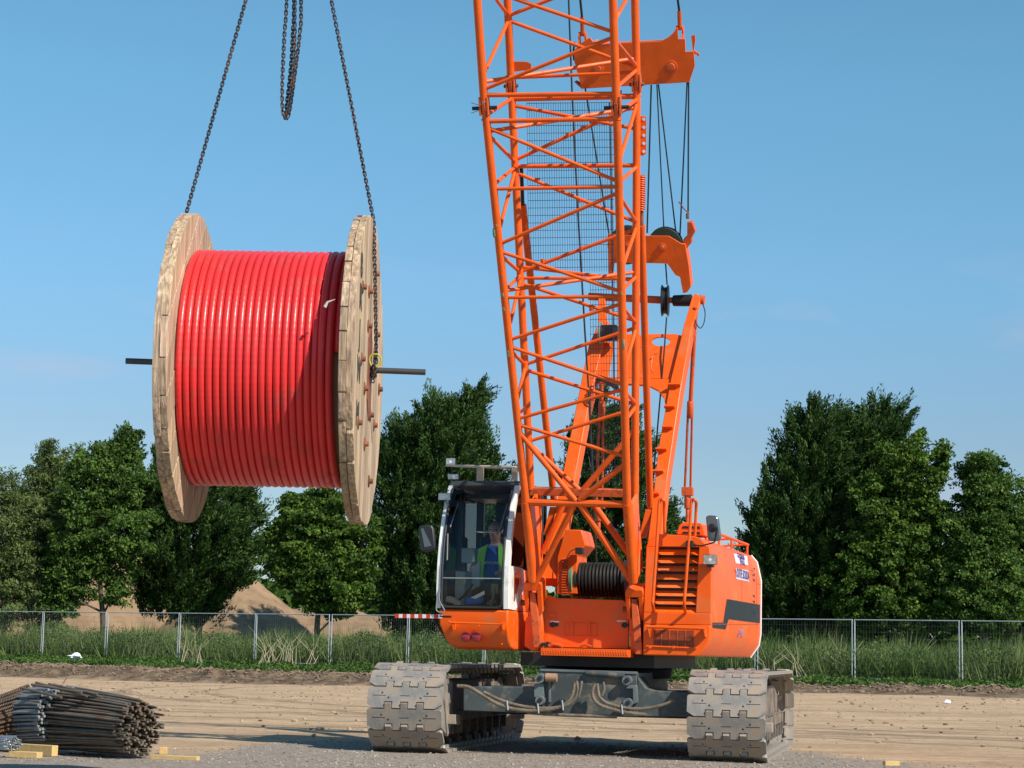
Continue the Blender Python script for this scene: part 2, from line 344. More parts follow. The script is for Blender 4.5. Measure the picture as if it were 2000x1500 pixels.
ys = np.concatenate([np.array([-200, -60, -20, 0, 8, 14]), np.linspace(18, 46, 150), np.linspace(46.3, 100, 240), np.array([110, 130, 160, 220, 400, 900, 2500])])
tag(grid('ground', xs, ys, gz, GM), kind='structure')

# far spoil heaps
def mound_z(X, Y):
    def cone(cx, cy, h, rx, ry, p=1.): return h*np.clip(1-(np.sqrt(((X-cx)/rx)**2+((Y-cy)/ry)**2))**p, 0, 1)
    z = np.maximum.reduce([cone(-14.5, 118, 5.0, 7.0, 8), cone(-24.5, 122, 6.6, 10, 9, 2.0), cone(-33, 122, 6.4, 9, 9, 1.8), cone(-10, 121, 3.3, 9, 8, 1.6), cone(-4.5, 122, 2.6, 8, 8, 1.6)])
    return z + .35 + (vn(X, Y, .9, 1)*.35+vn(X, Y, 2.6, 2)*.22)*np.clip(z*2, 0, 1) - .2
SPOIL = mat('dry_spoil_earth', (.27, .18, .108), .95, var=.22, vscale=.8, dirt=(.20, .13, .08), dirt_amt=.35, dscale=1.3, bump=.8, bscale=3, spec=.1)
tag(grid('earth_mound', np.linspace(-45, 6, 170), np.linspace(106, 134, 90), mound_z, SPOIL), kind='structure')

# ================================================================ VEGETATION
def cards(name, P, D, Wd, Ln, tone, mt, parent=None, origin=None, tri=False, up=None):
    """many small leaf faces: centres P, long directions D"""
    n = len(P); D = D/np.linalg.norm(D, axis=1, keepdims=True)
    q = rng.normal(size=(n, 3)); S = np.cross(D, q); S /= np.linalg.norm(S, axis=1, keepdims=True)
    a = S*Wd[:, None]/2; b = D*Ln[:, None]
    if tri: vs = np.stack([P-a, P+a, P+b], 1); k = 3
    else: vs = np.stack([P-b*.5, P+a, P+b*.5, P-a], 1); k = 4
    org = np.array(origin if origin is not None else (0, 0, 0), float)
    me = bpy.data.meshes.new(name); me.vertices.add(n*k); me.vertices.foreach_set('co', (vs.reshape(-1, 3)-org).ravel().astype(np.float32))
    me.loops.add(n*k); me.loops.foreach_set('vertex_index', np.arange(n*k, dtype=np.int32))
    me.polygons.add(n); me.polygons.foreach_set('loop_start', np.arange(0, n*k, k, dtype=np.int32)); me.polygons.foreach_set('loop_total', np.full(n, k, dtype=np.int32))
    me.update(); at_ = me.attributes.new('tone', 'FLOAT', 'FACE'); at_.data.foreach_set('value', tone.astype(np.float32))
    me.materials.append(mt); o = bpy.data.objects.new(name, me); COL.objects.link(o)
    if parent: o.parent = parent; o.location = Vector(org)-parent.location
    else: o.location = org
    return o
LEAF = {
 'conifer': leafmat('conifer_foliage', (.012, .034, .008), (.085, .155, .036), .2),
 'broad': leafmat('broad_leaf_foliage', (.020, .050, .008), (.15, .25, .04), .32),
 'pale': leafmat('pale_willow_foliage', (.045, .075, .02), (.20, .26, .085), .3),
 'mid': leafmat('green_leaf_foliage', (.026, .060, .012), (.15, .255, .05), .32)}
def tree(label, group, px, ytop, wpx, Y, kind, lobes, ybot=1195, nclus=260, nleaf=75, trunk_r=.16, lean=0.):
    base = at(px, 1270, Y); base.z = .3; k = F_PX/Y; r = np.random.default_rng(int(px*7+ytop))
    e = empty('conifer_tree' if kind == 'conifer' else 'broadleaf_tree', base, label, 'tree', group)
    Cs = []; Rs = []
    # lobes: (px, py, half width px, half height px) ellipsoids of crown
    areas = np.array([l[2]*l[3] for l in lobes], float); areas /= areas.sum()
    for l, fa in zip(lobes, areas):
        c = np.array(at(l[0], l[1], Y)); rx = l[2]/k*(1.14 if kind == 'conifer' else 1.03); rz = l[3]/k; ry = rx*.85
        n = max(6, int(nclus*fa*1.55)); d = r.normal(size=(n, 3)); d /= np.linalg.norm(d, axis=1, keepdims=True)
        rr = r.uniform(.22, 1.0, n)**.45
        wob = 1+.22*np.sin(d[:, 0]*7+l[0])*np.cos(d[:, 2]*6+l[1])+.12*np.sin(d[:, 2]*13+l[0])+r.normal(size=n)*.07
        p = c + d*np.array([rx, ry, rz])*(rr*wob)[:, None]
        if kind == 'conifer': # narrow towards the tip
            tt = np.clip((p[:, 2]-(c[2]))/rz, 0, 1); p[:, 0] = c[0]+(p[:, 0]-c[0])*(1-.22*tt); p[:, 1] = c[1]+(p[:, 1]-c[1])*(1-.22*tt)
        Cs.append(p); Rs.append(d)
    # loose leaders and side sprays breaking the outline
    for l in lobes:
        c = np.array(at(l[0], l[1], Y)); rx = l[2]/k; rz = l[3]/k
        for _ in range(5):
            a = r.uniform(.05, .95)*math.pi; d0 = np.array([math.cos(a), r.uniform(-.5, .5), math.sin(a)]); L_ = r.uniform(.15, .5)
            for q in (0, .45, .9): Cs.append((c+d0*np.array([rx, rx, rz])*.98+(d0*.5+np.array([.25, 0, .6]))*L_*q)[None]); Rs.append((d0/np.linalg.norm(d0))[None])
    Cp = np.concatenate(Cs); Dn = np.concatenate(Rs)
    keep = Cp[:, 2] > (.5 if kind != 'mid' else .9); Cp = Cp[keep]; Dn = Dn[keep]; n = len(Cp)
    cr = r.uniform(.18, .50, n)*(1.0 if kind != 'conifer' else .9)
    tone = r.uniform(0, 1, n)
    P = []; D = []; T = []; 
    for i in range(n):
        m_ = int(nleaf*1.2*r.uniform(.6, 1.4)); q = r.normal(size=(m_, 3)); q /= np.linalg.norm(q, axis=1, keepdims=True); q *= (r.uniform(0, 1, (m_, 1))**.45)*cr[i]
        if kind == 'conifer':
            ax = Dn[i]*np.array([1, 1, .25])+np.array([.35, 0, .9]); ax /= np.linalg.norm(ax)
            q = q*.75 + ax*(q@ax)[:, None]*1.5
            D.append(ax+r.normal(size=(m_, 3))*.45)
        else:
            q *= np.array([1.15, 1.15, .7]); D.append(r.normal(size=(m_, 3))*.8+np.array([0, 0, -.25])+Dn[i]*.5)
        P.append(Cp[i]+q); T.append(np.clip(tone[i]*.75+r.uniform(-.1, .3, m_), 0, 1))
    P = np.concatenate(P); D = np.concatenate(D); T = np.concatenate(T); g = P[:, 2] > .5; P = P[g]; D = D[g]; T = T[g]
    sz = {'conifer': (.065, .23), 'broad': (.115, .17), 'pale': (.06, .19), 'mid': (.09, .185)}[kind]
    cards('crown', P, D, sz[0]*r.uniform(.7, 1.3, len(P)), sz[1]*r.uniform(.7, 1.3, len(P)), T, LEAF[kind], e, base)
    # trunk and limbs
    b = MB(); top = at(lobes[0][0]+lean, min(l[1] for l in lobes)+20, Y); tp = [base.lerp(top, t)+V(r.normal()*.1, r.normal()*.1, 0) if t > 0 else base for t in (0, .25, .5, .75, 1)]
    b.tube(tp, trunk_r, 8, r2=.02)
    far = np.argsort(-np.abs(Cp[:, 0]-base.x))[:60]; idx = r.choice(len(Cp), min(12, len(Cp)), replace=False)
    for i in list(idx):
        q = Vector(Cp[i]); t = r.uniform(.3, .6); s0 = base.lerp(top, min(.9, t*max(.3, (q.z-base.z)/(top.z-base.z))+.05)); mid = s0.lerp(q, .5)+V(0, 0, -.25)
        b.tube([s0, mid, q], trunk_r*.38, 5, r2=.012)
    b.build('trunk', BARK, e); return e
TG = 'trees growing beyond the mesh fence'
TR = [
 ('pale olive tree cut off by the left edge of the picture', 5, 935, 130, 100, 'pale', [(20, 1030, 62, 70), (-20, 1100, 60, 90), (40, 1130, 50, 70), (10, 975, 30, 36), (10, 1180, 80, 50)], 300, 60, .12),
 ('pale feathery willow-like tree, second tree from the left edge', 85, 880, 110, 104, 'pale', [(88, 960, 38, 62), (100, 915, 22, 36), (70, 1060, 52, 80), (110, 1030, 50, 80), (60, 990, 30, 50), (90, 1150, 66, 66)], 380, 70, .13),
 ('bright green ash tree with open lower limbs showing the spoil heap', 205, 855, 190, 100, 'mid', [(180, 920, 52, 42), (170, 980, 66, 60), (215, 1040, 82, 55), (160, 1060, 60, 70), (245, 890, 26, 34), (235, 960, 46, 56), (140, 1120, 50, 60), (225, 1110, 42, 26), (215, 1165, 26, 20), (118, 1165, 36, 50)], 470, 72, .16),
 ('dark round-bottomed conifer directly beneath the cable reel', 385, 820, 250, 103, 'conifer', [(390, 960, 100, 120), (385, 1060, 122, 110), (300, 1000, 55, 95), (455, 1060, 52, 110), (330, 1140, 72, 74), (428, 1118, 60, 70), (372, 1160, 76, 60), (250, 900, 24, 34)], 820, 80, .22),
 ('rounded broad-leaved tree between the reel and the big conifer', 620, 965, 240, 98, 'broad', [(618, 1035, 78, 62), (588, 1080, 68, 64), (670, 1095, 70, 80), (636, 1118, 86, 50), (590, 1000, 34, 30), (640, 990, 34, 28), (650, 1165, 72, 40)], 680, 75, .17),
 ('tall windswept conifer rising behind the operator cab', 870, 760, 280, 106, 'conifer', [(870, 900, 84, 120), (905, 830, 34, 56), (852, 850, 44, 66), (790, 1000, 70, 150), (860, 1040, 110, 130), (940, 960, 48, 110), (965, 1050, 50, 100), (780, 890, 42, 60), (930, 800, 18, 34), (880, 1150, 118, 90), (800, 1150, 60, 90)], 1300, 80, .25),
 ('dark conifer seen through the lattice boom', 1185, 770, 230, 108, 'conifer', [(1190, 900, 66, 120), (1150, 940, 48, 120), (1240, 980, 52, 130), (1190, 1080, 100, 150), (1170, 830, 34, 50), (1270, 1060, 40, 90), (1130, 1100, 60, 80)], 620, 78, .22),
 ('pair-topped dark evergreen tree right of the crane', 1640, 780, 400, 104, 'conifer', [(1600, 905, 76, 108), (1716, 900, 74, 108), (1552, 1010, 80, 130), (1640, 1030, 110, 140), (1552, 1100, 92, 100), (1604, 842, 50, 42), (1726, 836, 50, 42), (1665, 920, 76, 110), (1492, 1050, 30, 60), (1640, 1160, 150, 80), (1520, 1150, 66, 90)], 1700, 82, .28),
 ('loose green sycamore merging with the right flank of the pair-topped evergreen', 1770, 860, 200, 101, 'broad', [(1780, 940, 66, 96), (1790, 1050, 66, 90), (1740, 1080, 90, 90), (1730, 990, 60, 70), (1800, 1130, 56, 70), (1700, 1160, 90, 80), (1800, 1180, 70, 60)], 720, 70, .17),
 ('green ash tree second from the right edge of the picture', 1920, 905, 150, 100, 'mid', [(1920, 970, 50, 66), (1900, 1050, 58, 78), (1940, 1040, 56, 80), (1890, 1150, 70, 86), (1940, 1170, 66, 64), (1925, 930, 26, 28)], 520, 70, .15),
 ('dark green tree cut off by the right edge of the picture', 2010, 950, 160, 104, 'broad', [(2010, 1020, 60, 70), (1990, 1110, 66, 90), (2060, 1080, 70, 110), (1990, 1180, 80, 50)], 380, 70, .15),
 ('low bushy tree behind the gap between crane and right-hand evergreen', 1310, 1000, 120, 112, 'broad', [(1305, 1065, 34, 60), (1340, 1120, 60, 60), (1280, 1110, 40, 70)], 190, 60, .12)]
for a in TR:
    tree(a[0], TG, a[1], a[2], a[3], a[4], a[5], a[6], nclus=a[7], nleaf=a[8], trunk_r=a[9])

def far_wood():
    n = 42000; x = rng.uniform(-60, 60, n); top = 6.6+vn(x, x*0, .12, 1)*3+vn(x, x*0, .5, 2)*1.6; P = np.stack([x, rng.uniform(176, 186, n), .2+top*rng.uniform(0, 1, n)**.8], 1)
    tag(cards('distant_wood', P, rng.normal(size=(n, 3)), rng.uniform(.4, .8, n), rng.uniform(.5, 1.0, n), rng.uniform(0, .6, n), LEAF['broad']), 'low dark line of distant hedgerow trees on the horizon', 'hedgerow', kind='stuff')
far_wood()
def onfence(s, t): return P1.x+fn.x*s+fdir.x*t, P1.y+fn.y*s+fdir.y*t
def blades(name, n, s0, s1, t0, t1, h, wd, mt, lean=.35, clump=1.3):
    s = rng.uniform(s0, s1, n); t = rng.uniform(t0, t1, n); x, y = onfence(s, t); z = gz(x, y)
    hh = h*(.5+rng.uniform(0, .6, n)+vn(x, y, clump, 4)*.95+vn(x, y, .35, 9)*.7); hh = np.clip(hh, h*.15, None)
    D = np.stack([rng.normal(size=n)*lean+.1, rng.normal(size=n)*lean, np.ones(n)], 1)
    tone = np.clip(.5+vn(x, y, .8, 2)*1.1+rng.normal(size=n)*.22, 0, 1)
    return cards(name, np.stack([x, y, z-.02], 1), D, wd*rng.uniform(.6, 1.4, n), hh, tone, mt, tri=True)
GR1 = leafmat('rank_grass', (.06, .12, .022), (.24, .29, .10), .35)
GR2 = leafmat('nettle_green', (.04, .11, .015), (.14, .26, .04), .3)
GR4 = leafmat('nettle_verge', (.03, .07, .012), (.11, .185, .038), .25)
GR5 = leafmat('bramble_green', (.035, .075, .018), (.17, .24, .07), .3)
GR3 = leafmat('straw_stalks', (.30, .25, .14), (.46, .40, .24), .2)
tag(blades('tall_grass', 62000, -9, .1, -16, 42, 1.28, .045, GR1), 'rank green and straw-tinted grass behind the mesh fence', 'grass', kind='stuff')
# leafy bits in the tall growth
n = 150000; s = rng.uniform(-7, -.2, n); t = rng.uniform(-16, 42, n); x, y = onfence(s, t); z = gz(x, y)+np.clip(rng.uniform(.05, 1.0, n)*(1+vn(x, y, .9, 4)*1.1+vn(x, y, .3, 8)*.8), .03, None)
tag(cards('weeds', np.stack([x, y, z], 1), rng.normal(size=(n, 3))+np.array([0, 0, .5]), rng.uniform(.03, .07, n), rng.uniform(.06, .14, n), np.clip(rng.uniform(0, .7, n)+vn(x, y, .9, 3)*1.3, 0, 1), GR5), 'leafy green weeds mixed through the rank grass', 'weeds', kind='stuff')
n = 80000; s = rng.uniform(-.6, 5.2, n)+0; t = rng.uniform(-14, 40, n); x, y = onfence(s, t); s2 = s+vn(x, y, .7, 3)*1.2; k_ = s2 < 4.4; x = x[k_]; y = y[k_]; n = len(x); z = gz(x, y)+rng.uniform(0, .16, n)*(1+vn(x, y, 1.3, 4)*1.8)
tag(cards('nettles', np.stack([x, y, z], 1), rng.normal(size=(n, 3))+np.array([0, 0, .5]), rng.uniform(.04, .10, n), rng.uniform(.07, .15, n), np.clip(rng.uniform(0, .9, n)+vn(x, y, .9, 3)*.7, 0, 1), GR4), 'low bright green nettles along the foot of the fence', 'nettles', kind='stuff')
b = MB()
for px, py in [(520, 1240), (530, 1245), (548, 1250), (560, 1238), (575, 1246), (612, 1260), (365, 1235), (380, 1240), (700, 1245), (820, 1238), (905, 1275), (950, 1278), (1500, 1240), (1560, 1235), (1640, 1225), (1650, 1230), (1655, 1222), (955, 1282), (1785, 1250)]:
    q = at(px, 1290, 82 if px < 1000 else 71); q.z = .4
    for k_ in range(7):
        h = random.uniform(.7, 1.5); l = random.uniform(-.8, .8)
        b.tube([q+V(random.uniform(-.3, .3), random.uniform(-.5, .5), 0), q+V(l*.3, 0, h*.6), q+V(l, 0, h)], .012, 4, r2=.004)
tag(b.build('dry_stalks', mat('straw', (.45, .38, .24), .8), smooth=False), 'bleached dry stalks bent over in the tall grass', 'dry grass', kind='stuff')
# soil clods, pebbles
def scatter(name, n, fpos, s0, s1, mt, label, cat):
    b = MB(); ico = [(0, 0, 1), (.89, 0, .45), (.28, .85, .45), (-.72, .53, .45), (-.72, -.53, .45), (.28, -.85, .45), (.72, .53, -.45), (-.28, .85, -.45), (-.89, 0, -.45), (-.28, -.85, -.45), (.72, -.53, -.45), (0, 0, -1)]
    fc = [(0, 1, 2), (0, 2, 3), (0, 3, 4), (0, 4, 5), (0, 5, 1), (1, 6, 2), (2, 7, 3), (3, 8, 4), (4, 9, 5), (5, 10, 1), (2, 6, 7), (3, 7, 8), (4, 8, 9), (5, 9, 10), (1, 10, 6), (6, 11, 7), (7, 11, 8), (8, 11, 9), (9, 11, 10), (10, 11, 6)]
    ico = np.array(ico); X, Y = fpos(n); Z = gz(X, Y); n = len(X); vs = []
    for i in range(n):
        sc = s0+(s1-s0)*rng.random()**3
        vs.append(ico*(sc*rng.uniform(.45, 1.4, (12, 3)))*np.array([1, 1, .55])+np.array([X[i], Y[i], Z[i]+sc*.25]))
    b.v = np.concatenate(vs).tolist(); b.f = [tuple(j+12*i for j in f) for i in range(n) for f in fc]; b.tone = [1]*len(b.f)
    return tag(b.build(name, mt, origin=(0, 0, 0), smooth=False), label, cat, kind='stuff')
def bank(n):
    t = rng.uniform(-14, 40, n); s = rng.normal(5.6, .9, n); x, y = onfence(s, t); return x, y
scatter('soil_clods', 9000, bank, .012, .085, mat('soil_clod', (.20, .135, .09), .95, var=.4, vscale=1.5), 'broken brown soil clods heaped along the dug bank', 'soil')
def peb(n):
    x = rng.uniform(-5.5, 6.5, n); y = 19.5+rng.uniform(0, 1, n)**1.3*9
    m_ = (y < 24.5+np.clip(1-((x-.6)/3.2)**4, -1, 1)*2); return x[m_], y[m_]
scatter('gravel', 12000, peb, .004, .017, mat('gravel_stone', (.33, .28, .23), .95, spec=.1, var=.45, vscale=9, coord='Object'), 'loose grey stones scattered over the compacted gravel', 'gravel')
def clo(n):
    x = rng.uniform(-14, 16, n); y = rng.uniform(26, 72, n); m_ = fs_(x, y) > 7; return x[m_], y[m_]
scatter('dirt_lumps', 2600, clo, .01, .06, mat('dirt_lump', (.34, .24, .155), .95, var=.3, vscale=2), 'small lumps of dry earth strewn over the sandy track', 'soil')
def strw(n):
    pass
b = MB()
for i in range(420):
    t = rng.uniform(-14, 40); s = rng.normal(5.0, .6); x, y = onfence(s, t); z = float(gz(x, y)); a = rng.uniform(-.35, .35, 2); l = rng.uniform(.15, .5)
    b.tube([V(x, y, z+.02), V(x+a[0], y+a[1], z+rng.uniform(.0, .14)), V(x+a[0]*2.2, y+a[1]*2.2, z-.04)], .011, 4, r2=.005)
tag(b.build('root_debris', mat('dry_roots', (.36, .27, .18), .85), smooth=False), 'pale dry roots and stems torn up along the dug bank', 'debris', kind='stuff')

# ================================================================ FENCE
POSTX = [(-70, 1), (80, 0), (205, 0), (347, 1), (497, 1), (643, 1), (795, 1), (945, 1), (1110, 0), (1290, 0), (1477, 1), (1667, 1), (1877, 1), (2100, 1)]
FW_N = Vector((fn.x, fn.y, 0)); FD = Vector((fdir.x, fdir.y, 0))
def fpt(px):
    d = Vector(ray(px, 1300)); c = Vector(CAM); t = (V(P1.x, P1.y, 0)-V(c.x, c.y, 0)).dot(FW_N)/V(d.x, d.y, 0).dot(FW_N)
    q = c+d*t; return V(q.x, q.y, .36)
FLAB = ['left-hand end panel cut off by the picture edge', 'panel below the pale willow-like tree', 'panel below the open-limbed ash tree', 'panel in front of the round-bottomed dark conifer', 'panel before the peaked spoil heap', 'panel in front of the rounded broad-leaved tree', 'panel half behind the striped marker pole', 'panel just left of the boom, glimpsed beneath the cab', 'panel hidden behind the crane deck', 'panel hidden behind the engine housing', 'panel immediately right of the engine housing', 'panel below the pair-topped evergreen', 'right-hand end panel cut off by the picture edge']
fence_root = []
pts = [fpt(p[0]) for p in POSTX]
for i in range(len(pts)-1):
    a, c = pts[i], pts[i+1]; d = (c-a).normalized(); g = .05; a2 = a+d*g; c2 = c-d*g; L_ = (c2-a2).length
    if i in (8,): pass
    H = 2.0; jit = random.uniform(-.03, .03)
    e = empty('fence_panel', a2, 'grey wire mesh site fence, '+FLAB[i], 'fence', 'temporary mesh fence panels in a row')
    for q in (a2, c2):
        MB().tube([q, q+V(0, 0, H)+d*jit], .021, 8).build('post', GALV, e)
    MB().tube([a2+V(0, 0, H-.02), c2+V(0, 0, H-.02)], .018, 8).build('top_rail', GALV, e)
    MB().tube([a2+V(0, 0, .12), c2+V(0, 0, .12)], .015, 8).build('bottom_rail', GALV, e)
    wv = MB(); nv = int(L_/.10)
    for k in range(1, nv): p = a2+d*(L_*k/nv); wv.tube([p+V(0, 0, .12), p+V(0, 0, H)], .0022, 3)
    for k in range(1, 9): wv.tube([a2+V(0, 0, .12+k*.21), c2+V(0, 0, .12+k*.21)], .0022, 3)
    wv.build('wire_mesh', mat('fence_wire', (.28, .30, .31), .5, metal=.3) if i == 0 else bpy.data.materials['fence_wire'], e, smooth=False)

# ================================================================ CRANE
TS = rad(14.5)
SR = V(math.cos(TS), -math.sin(TS), 0); SB = V(math.sin(TS), math.cos(TS), 0); Z = V(0, 0, 1)
SA = at(1140, 1278, 22.6); SA.z = 0
def sp(px, py, b): return onpl(px, py, SA+SB*b, SB)
def S(u, b, z): return SA+SR*u+SB*b+Z*z
TT = rad(11); TRr = V(math.cos(TT), -math.sin(TT), 0); TB = V(math.sin(TT), math.cos(TT), 0)
TO = V(.585, 22.12, 0)
def T(u, b, z): return TO+TRr*u+TB*b+Z*z
def tp(px, py, b): return onpl(px, py, TO+TB*b, TB)
crane = empty('crawler_crane', T(0, 2.35, 0), 'orange lattice-boom crawler crane standing on grey tracks with white-pillared operator cab', 'crane')

# ---- undercarriage
RW = .455; TL = 4.75; NS = 46; HW = .395
def track_path(s):
    st = TL-2*RW; P_ = 2*st+2*math.pi*RW; s %= P_
    if s < st: return RW+s, 0., 0.          # bottom, going back; angle of outward normal = down
    s -= st
    if s < math.pi*RW: a = s/RW; return TL-RW+math.sin(a)*RW, RW-math.cos(a)*RW, a
    s -= math.pi*RW
    if s < st: return TL-RW-s, 2*RW, math.pi
    s -= st; a = s/RW; return RW-math.sin(a)*RW, RW+math.cos(a)*RW, math.pi+a
PER = 2*(TL-2*RW)+2*math.pi*RW; PIT = PER/NS
def shoe_mesh():
    b = MB(); tw = .036; xs3 = (-.17, 0, .17); y1 = PIT*.44; y0 = -PIT*.52; tab = PIT*.30
    pl = [(-HW, y0+.045), (-HW+.07, y0)]
    for x in xs3: pl += [(x-tw-.007, y0), (x-tw-.007, y0+tab), (x+tw+.007, y0+tab), (x+tw+.007, y0)]
    pl += [(HW-.07, y0), (HW, y0+.045), (HW, y1-.015), (HW-.02, y1)]
    pl += [(HW-.10, y1)]
    for x in reversed(xs3): pl += [(x+tw, y1), (x+tw-.003, y1+tab*.92), (x-tw+.003, y1+tab*.92), (x-tw, y1)]
    pl += [(-HW+.02, y1), (-HW, y1-.015)]
    b.prism([V(x, y, 0) for x, y in pl], V(0, 0, -.035))
    b.box((0, 0, -.07), V(.13, 0, 0), V(0, .06, 0), V(0, 0, .034))
    for x in (-.3, .3): b.box((x, 0, -.05), V(.012, 0, 0), V(0, .08, 0), V(0, 0, .02))
    me = b.build('track_shoe', STEEL, origin=(0, 0, 0), bevel=0); return me
shoe0 = shoe_mesh()
bv = shoe0.modifiers.new('bevel', 'BEVEL'); bv.width = .006; bv.segments = 2; bv.limit_method = 'ANGLE'
def groove_holes():
    b = MB()
    for x, y in ((-.24, .04), (.24, .04), (-.17, -.01), (.17, -.01)):
        b.cyl(V(x, y, .0005), V(x, y, .0015), .010, 10)
    for x0, x1 in ((-.34, -.20), (-.05, .05), (.20, .34)): b.box(((x0+x1)/2, .012, .001), V((x1-x0)/2, 0, 0), V(0, .0028, 0), V(0, 0, .0008))
    return b
first = True
holes = None
for side, lab in ((-1, 'left-hand'), (1, 'right-hand')):
    U = side*1.66
    f = MB(); 
    f.prism([T(U-.23, .55, .22), T(U-.23, .95, .16), T(U-.23, 3.9, .16), T(U-.23, 4.2, .26), T(U-.23, 4.2, .62), T(U-.23, 3.6, .74), T(U-.23, 1.1, .74), T(U-.23, .55, .60)], TRr*.46)
    tf = f.build('crawler_track', UNDER, crane, bevel=.01)
    d = MB()
    for u in (U-.27, U+.27):
        d.prism([T(u-.02, .34, .30), T(u-.02, .62, .20), T(u-.02, 1.25, .22), T(u-.02, 1.25, .62), T(u-.02, .72, .70), T(u-.02, .34, .60)], TRr*.04)
        d.lathe([(-.05, .06), (.05, .06)], T(u, RW-.02, RW), TRr, 16)
        d.box(T(u, 2.4, .36), TRr*.05, TB*1.5, Z*.05)
        for bb in np.arange(1.0, 4.0, .42): d.box(T(u*1.0, bb, .30), TRr*.045, TB*.03, Z*.13)
    d.build('track_frame', UNDER, tf, bevel=.006)
    g_ = MB(); g_.prism([T(U+.30, .16, .30), T(U+.30, .62, .16), T(U+.30, .80, .30), T(U+.30, .80, .72), T(U+.30, .45, .80), T(U+.30, .16, .62)], TRr*.035); g_.box(T(U+.36, .70, .34), TRr*.06, TB*.10, Z*.05)
    g_.build('end_guard', STEEL, tf, bevel=.005)
    MB().lathe([(-.16, .20), (-.15, .34), (-.05, .34), (-.04, .30), (.04, .30), (.05, .34), (.15, .34), (.16, .20)], T(U, RW, RW), TRr, 32).build('idler_wheel', UNDER, tf)
    sk = MB().lathe([(-.17, .12), (-.15, .30), (.15, .30), (.17, .12)], T(U, TL-RW, RW), TRr, 28)
    for k in range(12):
        a = k*math.pi/6; c_ = T(U, TL-RW+math.cos(a)*.32, RW+math.sin(a)*.32); sk.box(c_, TRr*.05, (TB*math.cos(a)+Z*math.sin(a))*.05, (TB*-math.sin(a)+Z*math.cos(a))*.025)
    sk.build('drive_sprocket', UNDER, tf)
    for k in range(7): MB().lathe([(-.17, .06), (-.16, .115), (-.06, .115), (-.05, .08), (.05, .08), (.06, .115), (.16, .115), (.17, .06)], T(U, .9+k*.5, .17), TRr, 18).build('track_roller', UNDER, tf)
    for k in range(NS):
        bq, zq, a = track_path((k+.35)*PIT)
        nrm = (-Z*math.cos(a)+TB*math.sin(a)); tn = (TB*math.cos(a)+Z*math.sin(a))
        yv = -tn   # tabs point up at the front
        if first: o = shoe0; first = False
        else: o = shoe0.copy(); COL.objects.link(o)
        o.name = 'track_shoe'
        xv = yv.cross(nrm); M4 = Matrix.Identity(4); P_ = T(U, bq, zq)
        for i in range(3): M4[i][0] = xv[i]; M4[i][1] = yv[i]; M4[i][2] = nrm[i]; M4[i][3] = P_[i]-parent_loc(tf)[i]
        o.parent = tf; o.matrix_local = M4
# merge bolt holes and casting lines into the shared shoe mesh
gh = groove_holes(); me0 = shoe0.data; import bmesh
bm = bmesh.new(); bm.from_mesh(me0); vv = [bm.verts.new(v) for v in gh.v]
me0.materials.append(BLACK)
for f_ in gh.f:
    q = bm.faces.new([vv[i] for i in f_]); q.material_index = 1
bm.to_mesh(me0); bm.free()

cb = MB()
cf = .42
cb.prism([tp(1051, 1308, cf), tp(1243, 1314, cf), tp(1246, 1400, cf), tp(1060, 1398, cf)], TB*2.7)
cb.prism([tp(1245, 1322, cf+.05), tp(1262, 1344, cf+.05), tp(1280, 1349, cf+.05), tp(1350, 1352, cf+.05), tp(1350, 1402, cf+.05), tp(1246, 1399, cf+.05)], TB*.5)
cb.prism([tp(905, 1341, cf+.12), tp(1052, 1341, cf+.12), tp(1060, 1394, cf+.12), tp(905, 1388, cf+.12)], TB*.45)
cb.box(T(0, 3.3, .5), TRr*1.45, TB*.2, Z*.16)
cbo = cb.build('carbody', DARKG, crane, bevel=.008)
q = MB()
for (cx, cy, rr) in ((1054, 1325, 9), (1054, 1368, 8.5), (1224, 1329, 9), (1226, 1373, 9)):
    c_ = tp(cx, cy, cf-.10); q.lathe([(0, rr/179*.5), (-.005, rr/179), (.20, rr/179), (.2, .01)], c_, TB, 24)
q.prism([tp(1043, 1335, cf-.06), tp(1062, 1335, cf-.06), tp(1062, 1362, cf-.06), tp(1043, 1362, cf-.06)], TB*.05)
q.prism([tp(1223, 1338, cf-.06), tp(1244, 1338, cf-.06), tp(1246, 1372, cf-.06), tp(1236, 1376, cf-.06), tp(1236, 1345, cf-.06), tp(1223, 1345, cf-.06)], TB*.06)
q.prism([tp(1055, 1306, cf-.012), tp(1245, 1312, cf-.012), tp(1245, 1317, cf-.012), tp(1055, 1311, cf-.012)], TB*.010)
q.prism([tp(1071, 1330, cf-.03), tp(1075, 1330, cf-.03), tp(1076, 1372, cf-.03), tp(1071, 1372, cf-.03)], TB*.027)
q.build('lug', mat('grey_lug_paint', (.13, .155, .155), .45, var=.15, dirt=(.2, .16, .12), dirt_amt=.3), cbo, bevel=.004)
MB().tube([tp(1066, 1323, cf-.07), tp(1088, 1324, cf-.07)], .045, 14).build('pin', mat('rusty_pin', (.33, .2, .12), .7, dirt=(.15, .12, .1), dirt_amt=.5), cbo)
MB().tube([tp(1144, 1314, cf-.03), tp(1220, 1320, cf-.03)], .028, 14).build('tube', DARKG, cbo)
hq = MB()
for (cx, cy, rr) in ((1054, 1325, 4.6), (1054, 1368, 4.4), (1224, 1329, 4.6), (1226, 1373, 4.4)):
    c_ = tp(cx, cy, cf-.112); hq.lathe([(-.001, rr/186), (.004, rr/186)], c_, TB, 18)
hq.build('lug_hole', BLACK, cbo)
def pxt(pts, b, fn_=tp): return [fn_(x, y, b) for x, y in pts]
